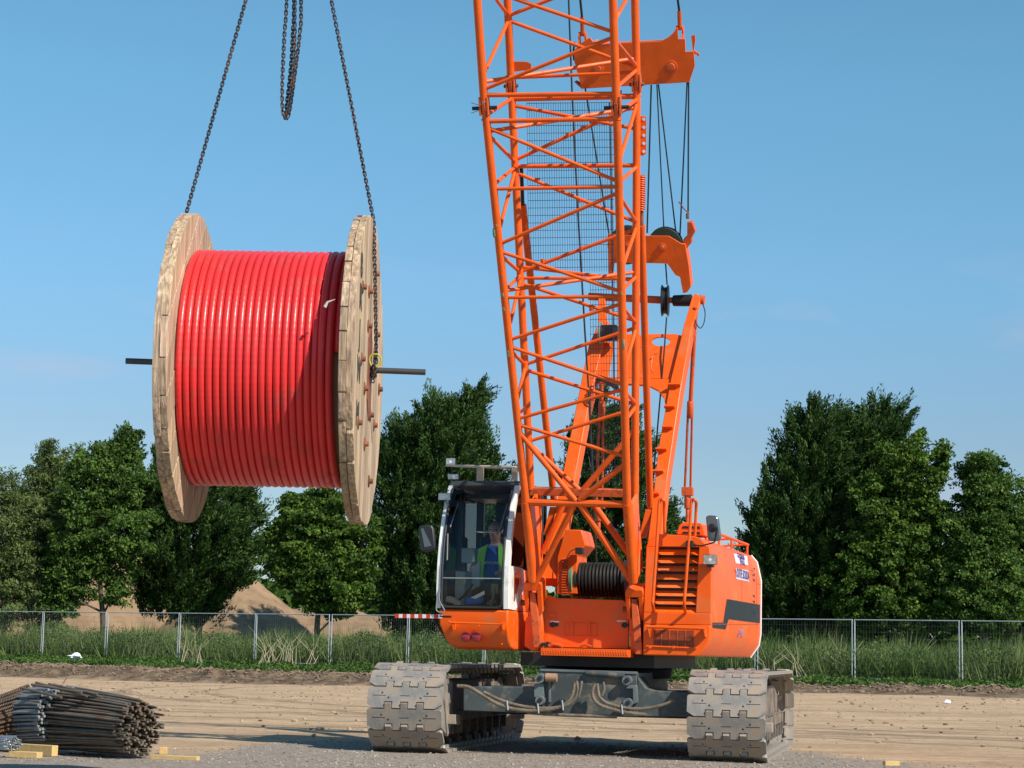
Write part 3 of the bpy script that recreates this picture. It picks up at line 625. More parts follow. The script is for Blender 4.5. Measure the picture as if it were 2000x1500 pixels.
def smooth_pts(P_, n=6):
    out = []
    for i in range(len(P_)-1):
        p0 = P_[max(i-1, 0)]; p1 = P_[i]; p2 = P_[i+1]; p3 = P_[min(i+2, len(P_)-1)]
        for k in range(n):
            t = k/n; out.append(.5*((2*p1)+(-p0+p2)*t+(2*p0-5*p1+4*p2-p3)*t*t+(-p0+3*p1-3*p2+p3)*t**3))
    return out+[P_[-1]]
hosem = HOSE
for hp, r_ in (([(1122, 1333), (1120, 1350), (1112, 1368), (1095, 1380), (1070, 1386), (1035, 1388), (1000, 1384), (970, 1374), (940, 1356), (915, 1342), (893, 1340)], .026), ([(1126, 1330), (1128, 1348), (1122, 1366), (1104, 1378), (1075, 1383), (1040, 1382), (1005, 1376), (975, 1366), (945, 1352)], .022), ([(1163, 1335), (1157, 1350), (1160, 1365), (1172, 1377), (1192, 1384), (1220, 1391), (1250, 1395), (1262, 1396)], .026), ([(1166, 1335), (1170, 1358), (1180, 1370), (1200, 1378), (1230, 1384), (1260, 1384), (1290, 1378), (1320, 1368)], .023), ([(1136, 1330), (1134, 1345), (1130, 1360)], .02), ([(1178, 1332), (1180, 1345), (1176, 1358)], .02)):
    pts_ = smooth_pts(pxt(hp, cf-.14), 8); rr = [r_*.78*(1+.10*math.sin(i*2.4)) for i in range(len(pts_))]
    MB().tube(pts_, rr, 10).build('hydraulic_hose', hosem, cbo)
MB().tube(pxt([(1030, 1392), (1110, 1397), (1205, 1400)], cf-.1), .018, 8).build('pipe', hosem, cbo)
for x, y in ((1098, 1378), (1050, 1384), (1214, 1386), (990, 1378)): MB().tube([tp(x, y-10, cf-.16), tp(x+2, y+9, cf-.16)], .008, 6).build('hose_clamp', GALV, cbo)
sl_ = MB().lathe([(0, .72), (.1, .74), (.14, .70), (.2, .66)], T(.12, 2.2, .80), Z, 48); sl_.box(S(-.02, 1.55, .99), SR*.72, SB*1.3, Z*.07); sl_.build('slewing_ring', BLACK, crane)
MB().box(S(-.02, .32, .985), SR*.03, SB*.02, Z*.03).box(S(.06, .32, .985), SR*.012, SB*.02, Z*.03).box(S(.12, .32, .985), SR*.012, SB*.02, Z*.03).build('grease_nipple', GREYP, crane)

# ---- superstructure deck
dk = MB()
dk.prism(pxt([(1058, 1264), (1058, 1172), (1072, 1162), (1085, 1168), (1215, 1172), (1228, 1180), (1228, 1268)], .22, sp), SB*.03)
dk.box(S(-.02, 2.0, 1.10), SR*.55, SB*1.75, Z*.04)
dk.box(S(-.52, 2.0, 1.32), SR*.03, SB*1.7, Z*.22); dk.box(S(.55, 2.0, 1.34), SR*.03, SB*1.7, Z*.24)
dk.prism(pxt([(1024, 1262), (1026, 1210), (1040, 1190), (1058, 1195), (1060, 1240), (1052, 1270), (1040, 1272)], .10, sp), SB*.08)
dk.prism(pxt([(1228, 1205), (1246, 1205), (1252, 1276), (1232, 1276)], .10, sp), SB*.08)
deck = dk.build('deck', ORANGE, crane, bevel=.008)
st = MB(); st.prism(pxt([(1056, 1265), (1226, 1269), (1226, 1284), (1056, 1280)], -.15, sp), SB*.36); st.build('step', ORANGE_W, deck, bevel=.004)
tr_ = MB()
for i in range(34):
    x = 1060+i*4.9; tr_.prism(pxt([(x, 1269.5+(x-1056)*.023), (x+1.6, 1268.5+(x-1056)*.023), (x+4.2, 1276+(x-1056)*.023), (x+2.6, 1277+(x-1056)*.023)], -.155, sp), SB*.006)
tr_.build('tread_pattern', ORANGE, deck)
pn = MB()
for x0, y0, x1, y1 in ((1071, 1198, 1088, 1208), (1103, 1216, 1166, 1241)):
    for a_, c_ in (((x0, y0), (x1, y0)), ((x1, y0), (x1, y1)), ((x1, y1), (x0, y1)), ((x0, y1), (x0, y0))): pn.tube([sp(a_[0], a_[1]+.02*(a_[0]-1100), .216), sp(c_[0], c_[1]+.02*(c_[0]-1100), .216)], .0035, 5)
for x in (1117, 1151): pn.prism(pxt([(x-3, 1215), (x+2, 1215), (x+2, 1241), (x-3, 1241)], .205, sp), SB*.012)
pn.build('access_panel', ORANGE_W, deck)
hh = MB()
for x, y in ((1082, 1220), (1225-2, 1221)): hh.lathe([(0, .03), (.004, .03)], sp(x-3, y, .21), SB, 14); hh.prism(pxt([(x-9, y-3), (x+8, y-3), (x+8, y+3), (x-9, y+3)], .212, sp), SB*.005)
hh.build('hand_hole', BLACK, deck)
sk2 = MB()
for x, y in ((1083, 1214), (1213, 1213)): sk2.prism(pxt([(x-8, y-1.5), (x+9, y-1), (x+9, y+1.5), (x-8, y+1.2)], .212, sp), SB*.006)
sk2.build('label_plate', WHITE, deck)
jn = MB(); 
jn.box(sp(1068, 1259, .05), SR*.05, SB*.05, Z*.02); jn.tube(pxt([(1066, 1256), (1078, 1259), (1095, 1262)], .02, sp), .018, 8)
jn.build('rag', BLACK, deck)
jn = MB(); jn.tube(pxt([(1072, 1262), (1080, 1258), (1092, 1260), (1099, 1263)], -.05, sp), .02, 8); jn.tube(pxt([(1132, 1262), (1142, 1259), (1155, 1263)], -.05, sp), .014, 8); jn.build('shackle', ORANGE_D, deck)
MB().prism(pxt([(1249, 1150), (1258, 1150), (1258, 1280), (1250, 1280)], .14, sp), SB*1.2).build('gap_shade_panel', BLACK, deck)  # added black panel standing in for shade in the gap beside the housing
# winch and machinery
wd = MB(); wc = sp(1172, 1133, .95)
pts_ = []
for i in range(24*13): a = i*2*math.pi/24; pts_.append(wc+SR*(-.26+.52*i/(24*13))+(SB*math.cos(a)+Z*math.sin(a))*.178)
wn = MB().lathe([(-.27, .17), (.27, .17)], wc, SR, 32).build('winch', BLACK, crane)
MB().tube(pts_, .0175, 6).build('wound_rope', mat('winch_rope', (.022, .021, .018), .5, metal=.3, var=.3, vscale=20), wn)
MB().lathe([(-.31, .21), (-.275, .22), (-.27, .18)], wc, SR, 36).build('drum_flange', GREEN_P, wn); MB().lathe([(.27, .18), (.275, .22), (.31, .21)], wc, SR, 36).build('drum_flange', BLACK, wn)
mb_ = MB()
mb_.loft(pxt([(1087, 1160), (1088, 1087), (1104, 1034), (1136, 1035), (1144, 1065), (1127, 1085), (1127, 1160)], .78, sp), [p+SB*.5 for p in pxt([(1087, 1160), (1088, 1087), (1104, 1034), (1136, 1035), (1144, 1065), (1127, 1085), (1127, 1160)], .78, sp)])
mb_ = mb_.build('machinery_cover', ORANGE, crane, bevel=.01)
lv = MB()
for i in range(14): lv.box(sp(1103, 1092+i*5, .77), SR*.032, SB*.012, Z*.004+SB*.006)
lv.build('louvre', ORANGE_D, mb_)
bx = MB(); bx.box(sp(1132, 1076, .70), SR*.04, SB*.04, Z*.035); bx.build('solenoid_box', BLACK, mb_, bevel=.004)
MB().tube(smooth_pts(pxt([(1126, 1072), (1112, 1080), (1098, 1115), (1088, 1145)], .70, sp)), .005, 5).build('cable', BLACK, mb_)

# ---- boom
BL = rad(66.8); BA = V(-math.sin(TS)*math.cos(BL), -math.cos(TS)*math.cos(BL), math.sin(BL)); BN = V(math.sin(TS)*math.sin(BL), math.cos(TS)*math.sin(BL), math.cos(BL))
BF = at(1140, 1150, 22.55); BD = 1.12; TJ = 5.03
_d = (BA*TJ+BN*(BD-.22)).normalized(); BNL = _d.cross(SR)
if BNL.y < 0: BNL = -BNL
def bf(x, y, o=0): return onpl(x, y, BF+BN*o, BN)
def br(x, y, o=0):
    if y < 170: return onpl(x, y, BF+BN*(BD+o), BN)
    return onpl(x, y, BF+BN*(.22+o), BNL)
boom = MB()
fl0 = bf(946, 205)
boom.prism([br(1034, 953, -.03), br(1238, 957, -.03), br(1238, 972, -.03), br(1034, 968, -.03)], BNL*.10)   # cross box
boomo = boom.build('boom', ORANGE_D, crane, bevel=.006)
def chord(p, q, r=.041, mt=ORANGE_W): return MB().tube([p, q], r, 16).build('chord', mt, boomo)
def ext(p, q, t): return p+(q-p)*t
for a_, c_ in ((bf(932, 0), bf(945.5, 198)), (bf(1197, 0), bf(1203.5, 199)), (br(991, 0), br(998, 158)), (br(1240, 0), br(1243.5, 155))):
    chord(ext(a_, c_, -.9), c_)
chord(bf(949, 226), bf(1027, 981), .041); chord(bf(1205, 224), bf(1225, 985), .042)
chord(br(999, 180), br(1037, 956), .040); chord(br(1244, 176), br(1240, 985), .040)
chord(bf(1027, 981), bf(1041, 1135), .050); chord(bf(1226, 985), bf(1237, 1137), .052)
# foot side plates join front and rear chords
ft = MB()
ft.prism([bf(1030, 985), bf(1036, 985), bf(1048, 1130), bf(1042, 1130)], BN*.34); ft.prism([br(1040, 968), br(1056, 968), bf(1060, 1112, .3), bf(1048, 1130, .3)], BN*.03); ft.build('side_plate', ORANGE, boomo, bevel=.004); ft = MB(); ft.prism([bf(1228, 985), bf(1234, 985), bf(1245, 1132), bf(1238, 1132)], BN*.34)
ft.prism([br(1238, 985), br(1247, 985), bf(1250, 1130, .3), bf(1240, 1130, .3)], BN*.03)
ft.build('side_plate', ORANGE, boomo, bevel=.004)
for (x0, x1, y0) in ((1022, 1058, 1139), (1221, 1256, 1152)):
    c0 = (x0+x1)/2; fk = MB()
    fk.prism([bf(x0+2, y0), bf(x1-2, y0), bf(x1, y0+6), bf(x1, y0+15), bf(x0, y0+15), bf(x0, y0+6)], BN*.2)
    fk.prism([bf(x0, y0+15), bf(x0+9, y0+15), bf(x0+11, y0+58), bf(x0+5, y0+58)], BN*.2)
    fk.prism([bf(x1-9, y0+15), bf(x1, y0+15), bf(x1+2, y0+58), bf(x1-7, y0+64)], BN*.2)
    fk.build('foot_fork', ORANGE, boomo, bevel=.006)
    MB().prism(pxt([(c0-6, y0+18), (c0+5, y0+18), (c0+11, y0+60), (c0+16, y0+126), (c0+2, y0+126), (c0-4, y0+60)], .02, sp), SB*.16).build('foot_lug', ORANGE_D, deck, bevel=.005)
    MB().tube([bf(x0-4, y0+38, .1), bf(x1+6, y0+40, .1)], .03, 14).build('foot_pin', RUST, boomo)
BR = .0195
_FLx = ([0, 198, 226, 981, 1135], [932, 945.5, 949, 1027, 1041]); _FRx = ([0, 199, 224, 985, 1137], [1197, 1203.5, 1205, 1225, 1237]); _RLx = ([0, 158, 180, 956], [991, 998, 999, 1037]); _RRx = ([0, 155, 176, 985], [1240, 1243.5, 1244, 1240])
def snap(x, y, tabs):
    if y < 0: return x
    for t_ in tabs:
        c_ = float(np.interp(y, *t_))
        if abs(x-c_) < 22: return c_
    return x
def brace(p, q, r=BR, mt=None): return MB().tube([p, q], r, 10).build('brace', mt or ORANGE_W, boomo)
F_ = lambda x, y: bf(snap(x, y, (_FLx, _FRx)), y)
B_ = lambda x, y: br(snap(x, y, (_RLx, _RRx)), y)
for x0, y0, x1, y1, r_ in [  # front face members, as (x, y) pairs of the front plane
    (955, 186, 1200, 183, .023), (957, 237, 1201, 232, .023), (971, 369, 1206, 365, .019), (992, 581, 1214, 579, .019), (1027, 981, 1227, 985, .038),
    (959, 249, 1206, 355, BR), (1206, 376, 981, 477, BR), (983, 491, 1212, 570, BR), (1212, 593, 1000, 664, BR), (1001, 677, 1218, 752, BR), (1218, 760, 1014, 818, BR),
    (1016, 829, 1222, 892, BR), (1022, 843, 1125, 979, .028), (1220, 905, 1131, 977, .030), (1121, 986, 1055, 1148, .034), (1133, 986, 1222, 1140, .034),
    (1000, -4, 1198, 63, BR), (1198, 72, 953, 175, BR), (1195, -60, 1000, -4, BR)]:
    brace(F_(x0, y0), F_(x1, y1), r_)
for x0, y0, x1, y1, r_ in [
    (992, 31, 1085, -5, BR), (994, 40, 1240, 131, BR), (1000, 152, 1241, 141, .019), (999, 193, 1240, 188, .030), (1003, 206, 1243, 252, BR), (1011, 313, 1243, 204, BR), (1012, 325, 1241, 323, .023),
    (1013, 337, 1240, 434, BR), (1240, 447, 1020, 531, BR), (1021, 521, 1238, 548, BR), (1023, 543, 1238, 545, .019), (1024, 553, 1240, 627, BR), (1240, 640, 1032, 712, BR),
    (1032, 722, 1240, 790, BR), (1240, 798, 1042, 862, BR), (1042, 866, 1132, 957, .026), (1240, 838, 1140, 955, .030), (1160, 986, 1225, 1098, .034), (1100, 986, 1060, 1080, .03)]:
    brace(B_(x0, y0), B_(x1, y1), r_)
for fx, fy, rx, ry in [  # side members front chord -> rear chord
    (948, -30, 991, 30), (955, 150, 992, 40), (1208, 44, 1240, -32), (1206, 76, 1243, 129), (1206, 172, 1243, 137), (956, 226, 1001, 192), (961, 262, 1006, 316), (971, 362, 1008, 326), (981, 458, 1010, 330),
    (985, 498, 1016, 532), (992, 568, 1020, 538), (999, 648, 1020, 545), (1002, 684, 1028, 712), (1012, 794, 1031, 718), (1018, 810, 1032, 795), (1022, 845, 1040, 862),
    (1208, 222, 1244, 194), (1212, 322, 1244, 203), (1212, 357, 1242, 326), (1213, 381, 1242, 434), (1216, 530, 1242, 444), (1218, 567, 1242, 541), (1219, 598, 1241, 630), (1221, 724, 1241, 643), (1222, 763, 1240, 788), (1223, 822, 1240, 795),
    (960, 257, 1240, 210), (992, 568, 1238, 531), (955, 160, 1238, 114)]:
    brace(F_(fx, fy), B_(rx, ry), BR if abs(fx-rx) < 100 else .021, ORANGE if abs(fx-rx) < 100 else ORANGE_W)
# joints with pins
def joint(P_, a_, sc=1.0):
    j = MB(); w_ = SR*.026
    for s_ in (-1, 1): j.prism([P_+SR*(s_*.038-.010)+a_*.11+BN*.035, P_+SR*(s_*.038-.010)+a_*.11-BN*.035, P_+SR*(s_*.038-.010)-a_*.07-BN*.05, P_+SR*(s_*.038-.010)-a_*.07+BN*.05], SR*.02)
    j.prism([P_-SR*.018-a_*.12+BN*.035, P_-SR*.018-a_*.12-BN*.035, P_-SR*.018+a_*.05-BN*.05, P_-SR*.018+a_*.05+BN*.05], SR*.036)
    j.tube([P_-BN*.0-a_*.11-SR*.0, P_-a_*.12], .045, 14)
    j.build('connector', ORANGE_D, boomo, bevel=.003)
for P_, l in ((bf(946.5, 211), 1), (bf(1204.5, 210), 1), (br(998, 168), 0), (br(1243.5, 165), 0)):
    joint(P_, BA)
    q0 = .125 if l else .075
    MB().tube([P_-SR*q0, P_+SR*q0], .019, 10).build('connector_pin', RUST if not l else BLACK, boomo)
MB().tube([bf(920, 201), bf(945, 208)], .003, 4).tube([bf(920, 221), bf(945, 212)], .003, 4).build('split_pin', BLACK, boomo)
MB().prism([br(999, 120), br(1029, 121), br(1037, 125), br(1037, 136), br(999, 141)], BN*.02).build('bracket', ORANGE, boomo)
# scuffs of green primer worn through the chords
for x, y, h, fr in ((965, 455, 18, 0), (982, 575, 9, 0), (984, 603, 9, 0), (993, 690, 16, 0), (1213, 572, 8, 0), (1217, 672, 26, 0), (969, 440, 4, 0)):
    pA = bf(x, y-h/2); pB = bf(x+1.4, y+h/2); dd = (Vector(CAM)-pA).normalized(); g = MB(); n_ = 8
    for k in range(n_+1):
        pass
    g.tube([pA+dd*.026-SR*.004, pA.lerp(pB, .2)+dd*.027, pA.lerp(pB, .5)+dd*.027, pA.lerp(pB, .8)+dd*.027, pB+dd*.026], [.008, .019, .0175, .0195, .008], 10); g.build('scuff', GREEN_P, boomo)
# hole plate and spring on right rear chord
MB().prism([br(1246, 226), br(1262, 228), br(1262, 300), br(1256, 305), br(1246, 303)], BN*.012).build('hole_plate', ORANGE, boomo)
hp = MB()
for i in range(5): hp.cyl(br(1257.5, 233+i*15.7, -.004), br(1257.5, 233+i*15.7, .002), .0165, 14)
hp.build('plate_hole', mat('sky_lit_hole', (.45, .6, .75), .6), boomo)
# backstops
for (x0, y0, x1, y1, sx, sy, b1) in ((1021, 400, 1083, 985, 0, 0, 1.15), (1253, 440, 1270, 990, 1254, 342, 1.15)):
    a_ = br(x0, y0, .10); c_ = sp(x1, y1, b1); bs = MB().tube([a_, c_], .038, 14).build('backstop', ORANGE_W, crane)
    if sx:
        t_ = br(sx, sy, .06); MB().tube([t_, a_], .022, 10).build('rod', RUST, bs); sp_ = []
        for i in range(16*12): a = i*2*math.pi/12; sp_.append(t_.lerp(a_, i/(16*12)*.72)+(SR*math.cos(a)+SB*math.sin(a))*.030)
        MB().tube(sp_, .008, 5).build('spring', ORANGE, bs)
    else:
        MB().tube([br(1018, 322, .05), a_], .02, 10).build('rod', BLACK, bs)
    MB().prism(pxt([(x1-9, y1+5), (x1+2, y1+5), (x1-10, y1+60), (x1-22, y1+60)], b1-.05, sp), SB*.1).build('mounting_lug', ORANGE, bs)
# wire guards on the rear face
gmt = mat('guard_wire', (.035, .04, .055), .5, metal=.2)
wg = MB()
x = 1029
while x < 1198:
    k = (x-1029)/169; wg.tube([br(x, 199+2*k, .03), br(x+4+1.5*k, 530, .03)], .0028, 4); x += 4.7
for i in range(23):
    y = 202+i*14.6; wg.tube([br(1029+(y-200)*.012, y, .03), br(1199, y+(-2), .03)], .0032, 4)
wg.build('wire_guard', gmt, boomo, smooth=False)
wg = MB(); x = 1153
while x < 1212:
    wg.tube([br(x, 548, .03), br(x+1.5, 948, .03)], .0028, 4); x += 5.2
for i in range(28): y = 552+i*14.4; wg.tube([br(1152, y, .03), br(1213, y-1, .03)], .003, 4)
wg.build('wire_guard', gmt, boomo, smooth=False)
for x, y in ((1110, 264), (1139, 250), (1045, 293), (1050, 352), (1133, 392), (1113, 380), (1135, 485), (1060, 510), (1155, 603)):
    MB().box(br(x, y, -.01), SR*.014, BNL*.045, BA*.022).build('clamp', ORANGE_D, boomo)
# boom above the picture: real lattice to the head, load rope and hook
upper = MB(); HT = 18.3
cs = [(-.66, 0), (.66, 0), (-.66, BD), (.66, BD)]
def bl(u, t, n_): return BF+SR*(u+.03)+BA*t+BN*n_
for u, n_ in cs: upper.tube([bl(u, 7.0, n_), bl(u, 14.5, n_), bl(u*.35, HT, BD*.5+(n_-BD*.5)*.4)], .041, 10)
for i in range(8):
    t0 = 7.1+i*.95; t1 = t0+.95; s_ = 1 if i % 2 else -1
    for n_ in (0, BD): upper.tube([bl(-.66*s_, t0, n_), bl(.66*s_, t1, n_)], BR, 7)
    for u in (-.66, .66): upper.tube([bl(u, t0, 0 if s_ > 0 else BD), bl(u, t1, BD if s_ > 0 else 0)], BR, 7)
hd = bl(0, HT, BD*.3)
upper.lathe([(-.12, .3), (-.1, .34), (.1, .34), (.12, .3)], hd, SR, 24)
upper.build('boom_head_section', ORANGE_W, boomo)

# ---- A-frame
def afp(px, py, o=0.):
    z0 = S(0, 1.05, 2.5); z1 = S(0, 2.05, 4.85); d_ = (z1-z0).normalized(); n_ = d_.cross(SR)
    if n_.y < 0: n_ = -n_
    return onpl(px, py, z0+n_*o, n_)
_z0 = S(0, 1.05, 2.5); _z1 = S(0, 2.05, 4.85); AN = (_z1-_z0).normalized().cross(SR)
if AN.y < 0: AN = -AN
def apoly(pts_, o=0.): return [afp(x, y, o) for x, y in pts_]
af = MB()
af.prism(apoly([(1262, 1080), (1288, 1080), (1304, 930), (1330, 760), (1353, 628), (1337, 630), (1310, 740), (1285, 880), (1274, 985)]), AN*.20)
af.prism(apoly([(1056, 1130), (1086, 1130), (1118, 960), (1150, 790), (1182, 650), (1190, 628), (1172, 626), (1150, 672), (1124, 800), (1094, 950)]), AN*.20)
afr = af.build('a_frame', ORANGE, crane, bevel=.008)
pl_ = MB()
hole_c = (1291, 667); import itertools
outer = [(1205, 742), (1205, 652), (1246, 652)]
# plate with oval hole, built as strips round the hole
ho = [(hole_c[0]+18*math.cos(a), hole_c[1]+9*math.sin(a)) for a in np.linspace(0, 2*math.pi, 25)[:-1]]
oc = []
for (x, y) in ho:
    dx, dy = x-hole_c[0], y-hole_c[1]; k1 = 40/abs(dx) if abs(dx) > 1e-6 else 1e9; k2 = 14.5/abs(dy) if abs(dy) > 1e-6 else 1e9; k_ = min(k1, k2); oc.append((hole_c[0]+dx*k_, hole_c[1]+dy*k_))
for i in range(24):
    j = (i+1) % 24; pl_.prism(apoly([ho[i], oc[i], oc[j], ho[j]], .05), AN*.02)
pl_.prism(apoly([(1205, 652.5), (1251, 652.5), (1251, 681.5), (1205, 681.5)], .05), AN*.02)
pl_.prism(apoly([(1205, 681.5), (1331, 681.5), (1316, 740), (1205, 736)], .05), AN*.02)
pl_.build('cross_plate', ORANGE, afr, smooth=False)
MB().prism(apoly([(1155, 735), (1316, 741), (1330, 748), (1318, 750), (1312, 790), (1300, 792), (1296, 776), (1285, 762), (1265, 752), (1155, 746)], .03), AN*.04).build('cross_beam', ORANGE, afr, bevel=.003)
MB().prism(apoly([(1152, 668), (1200, 668), (1196, 690), (1186, 742), (1136, 742)], .06), AN*.03).build('gusset', ORANGE, afr)
for x, y, w_ in ((1316, 749, 24), (1306, 792, 22), (1302, 832, 22), (1290, 875, 22), (1284, 918, 22), (1276, 962, 20)):
    MB().prism(apoly([(x-w_*.45, y-1.2), (x+w_*.5, y-1.8), (x+w_*.5, y+1), (x-w_*.45, y+1.4)], -.06), AN*.06).build('rung', ORANGE, afr)
MB().tube(smooth_pts(apoly([(1284, 690), (1275, 695), (1272, 718), (1276, 728)], .0)), .008, 6).build('grab_handle', ORANGE_D, afr)
MB().tube(apoly([(1150, 579), (1292, 586)], .1), .044, 18).tube(apoly([(1290, 586), (1335, 587)], .1), .035, 18).build('apex_shaft', ORANGE_D, afr)
MB().lathe([(-.12, .05), (-.11, .065), (.10, .07), (.11, .05)], afp(1334, 587, .1), SR, 20).build('bearing', BLACK, afr)
shv = MB().lathe([(-.045, .03), (-.045, .17), (-.038, .19), (-.012, .155), (.012, .155), (.038, .19), (.045, .17), (.045, .03)], afp(1299, 587, .1), (SR+SB*.12), 36).build('guide_sheave', BLACK, afr)
MB().prism(apoly([(1343, 632), (1337, 632), (1351, 582), (1358, 572), (1366, 578), (1367, 590), (1353, 632)], .02), AN*.06).build('apex_lug', ORANGE, afr, bevel=.004)
MB().prism(apoly([(1168, 640), (1186, 640), (1182, 585), (1176, 574), (1168, 580)], .02), AN*.06).build('apex_lug', ORANGE, afr, bevel=.004)
MB().tube(apoly([(1358, 585), (1376, 586)], .08), .055, 16).build('apex_pin', ORANGE_D, afr)
MB().tube(smooth_pts(apoly([(1372, 592), (1377, 610), (1375, 630), (1368, 641), (1360, 632), (1356, 618)], .06)), .006, 6).build('safety_wire', BLACK, afr)
# auxiliary reel of hose
MB().lathe([(-.10, .075), (.10, .075)], afp(1190, 650, -.12), SR, 20).build('tugger_drum', BLACK, afr)
pts_ = []
for i in range(9*12): a = i*2*math.pi/12; pts_.append(afp(1190, 650, -.12)+SR*(-.09+.18*i/108)+(SB*math.cos(a)+Z*math.sin(a))*.085)
MB().tube(pts_, .012, 5).build('tugger_rope', ROPE, afr)
MB().lathe([(-.012, .13), (.012, .13)], afp(1173, 650, -.12), SR, 24).build('tugger_flange', GREYP, afr)
for k in range(4):
    MB().tube(smooth_pts(apoly([(1163, 742+k*3), (1175, 738+k*2), (1195, 746+k*3), (1208, 758+k*2), (1190, 768-k), (1170, 762+k), (1163, 750+k*2)], -.08-.02*k)), .010, 6).build('coiled_line', ROPE, afr)
# rear struts
for (xa, ya, xb, yb, xo) in ((1359, 600, 1343, 960, 0), (1172, 600, 1170, 985, 0)):
    A0 = sp(xa, ya, 2.15); A1 = sp(xb+5, 800, 2.55); A2 = sp(xb, yb, 2.9)
    stt = MB().tube([A0, A1], .026, 12).build('rear_strut', ORANGE_D, afr)
    st2 = MB()
    for s_ in (-1, 1): st2.tube([A1+SR*.024*s_, A2+SR*.034*s_], .015, 10)
    st2.build('strut_rod', ORANGE_D, afr)
    MB().lathe([(-.10, .034), (-.09, .04), (.09, .04), (.10, .034)], A1, (A2-A1), 16).build('collar', ORANGE_D, afr)
    MB().box(A2, SR*.065, SB*.05, Z*.05).tube([A2, A2-Z*.2], .04, 12).tube([A2-Z*.15, A2-Z*.40], .022, 10).build('clevis', ORANGE_D, afr, bevel=.004)

# ---- gantry sheave block and bridle
BT = (Z-SB*.42).normalized(); BTN = (SB+Z*.42).normalized()   # rope run direction and the normal of the blocks hung along it
BC1 = sp(1270, 510, 2.0); BC2 = sp(1240, 130, 1.55)
def block(name, outline, b, th, pins, sheaves, mt):
    pc_ = BC1 if b > 1.95 else BC2
    def sp(x, y, bb): return onpl(x, y, pc_+BTN*(bb-b), BTN)
    SB = BTN; o = None
    m_ = MB(); m_.prism(pxt(outline, b, sp), SB*.02); m_.prism(pxt(outline, b+th, sp), SB*.02)
    o = m_.build(name, mt, crane, bevel=.003)
    for (x, y, r_) in pins:
        c = sp(x, y, b); k_ = F_PX/c.y
        MB().lathe([(0, r_/k_), (-.012, r_/k_*.98), (-.014, r_/k_*.62), (-.04, r_/k_*.58), (-.042, .005)], c, SB, 24).build('sheave_pin', ORANGE_D, o)
        MB().tube([c, c+SB*(th+.03)], .03, 12).build('axle', ORANGE_D, o)
    for (x, y, r_) in sheaves:
        c = sp(x, y, b+th*.5); k_ = F_PX/c.y; R_ = r_/k_
        for q in (-.035, .035): MB().lathe([(-.022, R_*.9), (-.02, R_), (-.006, R_*.9), (.006, R_*.9), (.02, R_), (.022, R_*.9)], c+SB*q, SB, 40).build('sheave', mat('sheave_green', (.022, .04, .028), .5) if 'sheave_green' not in bpy.data.materials else bpy.data.materials['sheave_green'], o)
    return o
gb = block('gantry_sheave_block', [(1187, 457), (1236, 460), (1306, 461), (1331, 476), (1336, 520), (1342, 571), (1334, 573), (1328, 541), (1319, 537), (1303, 515), (1270, 514), (1200, 514), (1196, 545), (1188, 545)], 2.0, .14, [(1293, 483, 8), (1225, 480, 8)], [(1299, 478, 35), (1225, 478, 38)], ORANGE_W)
def g1(x, y, bb): return onpl(x, y, BC1+BTN*(bb-2.0), BTN)
def g2(x, y, bb): return onpl(x, y, BC2+BTN*(bb-1.9), BTN)
MB().prism(pxt([(1331, 476), (1338, 478), (1345, 520), (1349, 560), (1342, 571), (1336, 520)], 2.0, g1), BTN*.18).build('end_plate', ORANGE_W, gb)
MB().prism(pxt([(1342, 434), (1352, 434), (1358, 452), (1350, 466), (1351, 474), (1338, 488), (1334, 468), (1342, 460)], 2.05, g1), BTN*.09).build('becket', ORANGE_D, gb, bevel=.006)
MB().tube(pxt([(1326, 394), (1336, 408), (1345, 416)], 2.06, g1), .008, 6).lathe([(-.03, .02), (.03, .02)], g1(1343, 422, 2.08), Z, 10).build('rope_clip', RUST, gb)
br2 = [(1135, 84), (1152, 73), (1160, 84), (1170, 90), (1226, 87), (1292, 84), (1307, 77), (1318, 67), (1323, 58), (1325, 76), (1338, 76), (1339, 101), (1355, 100), (1357, 129), (1346, 160), (1136, 173), (1121, 118), (1122, 98)]
bb = block('bridle_beam', br2, 1.9, .16, [(1311, 131, 13), (1168, 135, 12)], [(1300, 125, 26), (1175, 130, 26)], ORANGE_W)
MB().prism(pxt([(1121, 160), (1133, 166), (1346, 158), (1346, 160.5), (1136, 173.5)], 1.905, g2), BTN*.15).build('bottom_plate', ORANGE_D, bb)
MB().prism(pxt([(1160, 84), (1170, 90), (1226, 87), (1292, 84), (1307, 77), (1318, 67), (1323, 58), (1322, 54), (1315, 64), (1304, 74), (1291, 81), (1226, 84), (1170, 87), (1160, 80)], 1.9, g2), BTN*.18).build('top_plate', ORANGE, bb)
for x, y in ((1138, 70), (1328, 58)):
    lg = MB()
    for s_ in (-1, 1): lg.lathe([(-.008, .045), (.008, .045)], g2(x+s_*6, y, 1.98), SR, 16); lg.box(g2(x+s_*6, y+9, 1.98), SR*.008, BTN*.04, Z*.06)
    lg.build('pendant_lug', ORANGE_W, bb)
    MB().tube([g2(x, y, 1.98), g2(x-1, y-36, 1.95)], .026, 12).build('pendant_socket', ORANGE_D, bb)
    p0 = g2(x-1, y-34, 1.95); p1 = hd+SR*(.2 if x > 1200 else -.2)+BN*.5
    MB().tube([p0, p1], .014, 8).build('pendant_rope', ROPE, bb)
MB().prism(pxt([(1350, 70), (1357, 68), (1358, 78), (1355, 98), (1366, 106), (1364, 111), (1360, 106), (1354, 107)], 1.92, g2), BTN*.03).build('guide_hook', ORANGE, bb)
MB().tube(pxt([(1122, 82), (1120, 100), (1121, 118)], 1.93, g2), .012, 8).build('rope_guard', BLACK, bb)
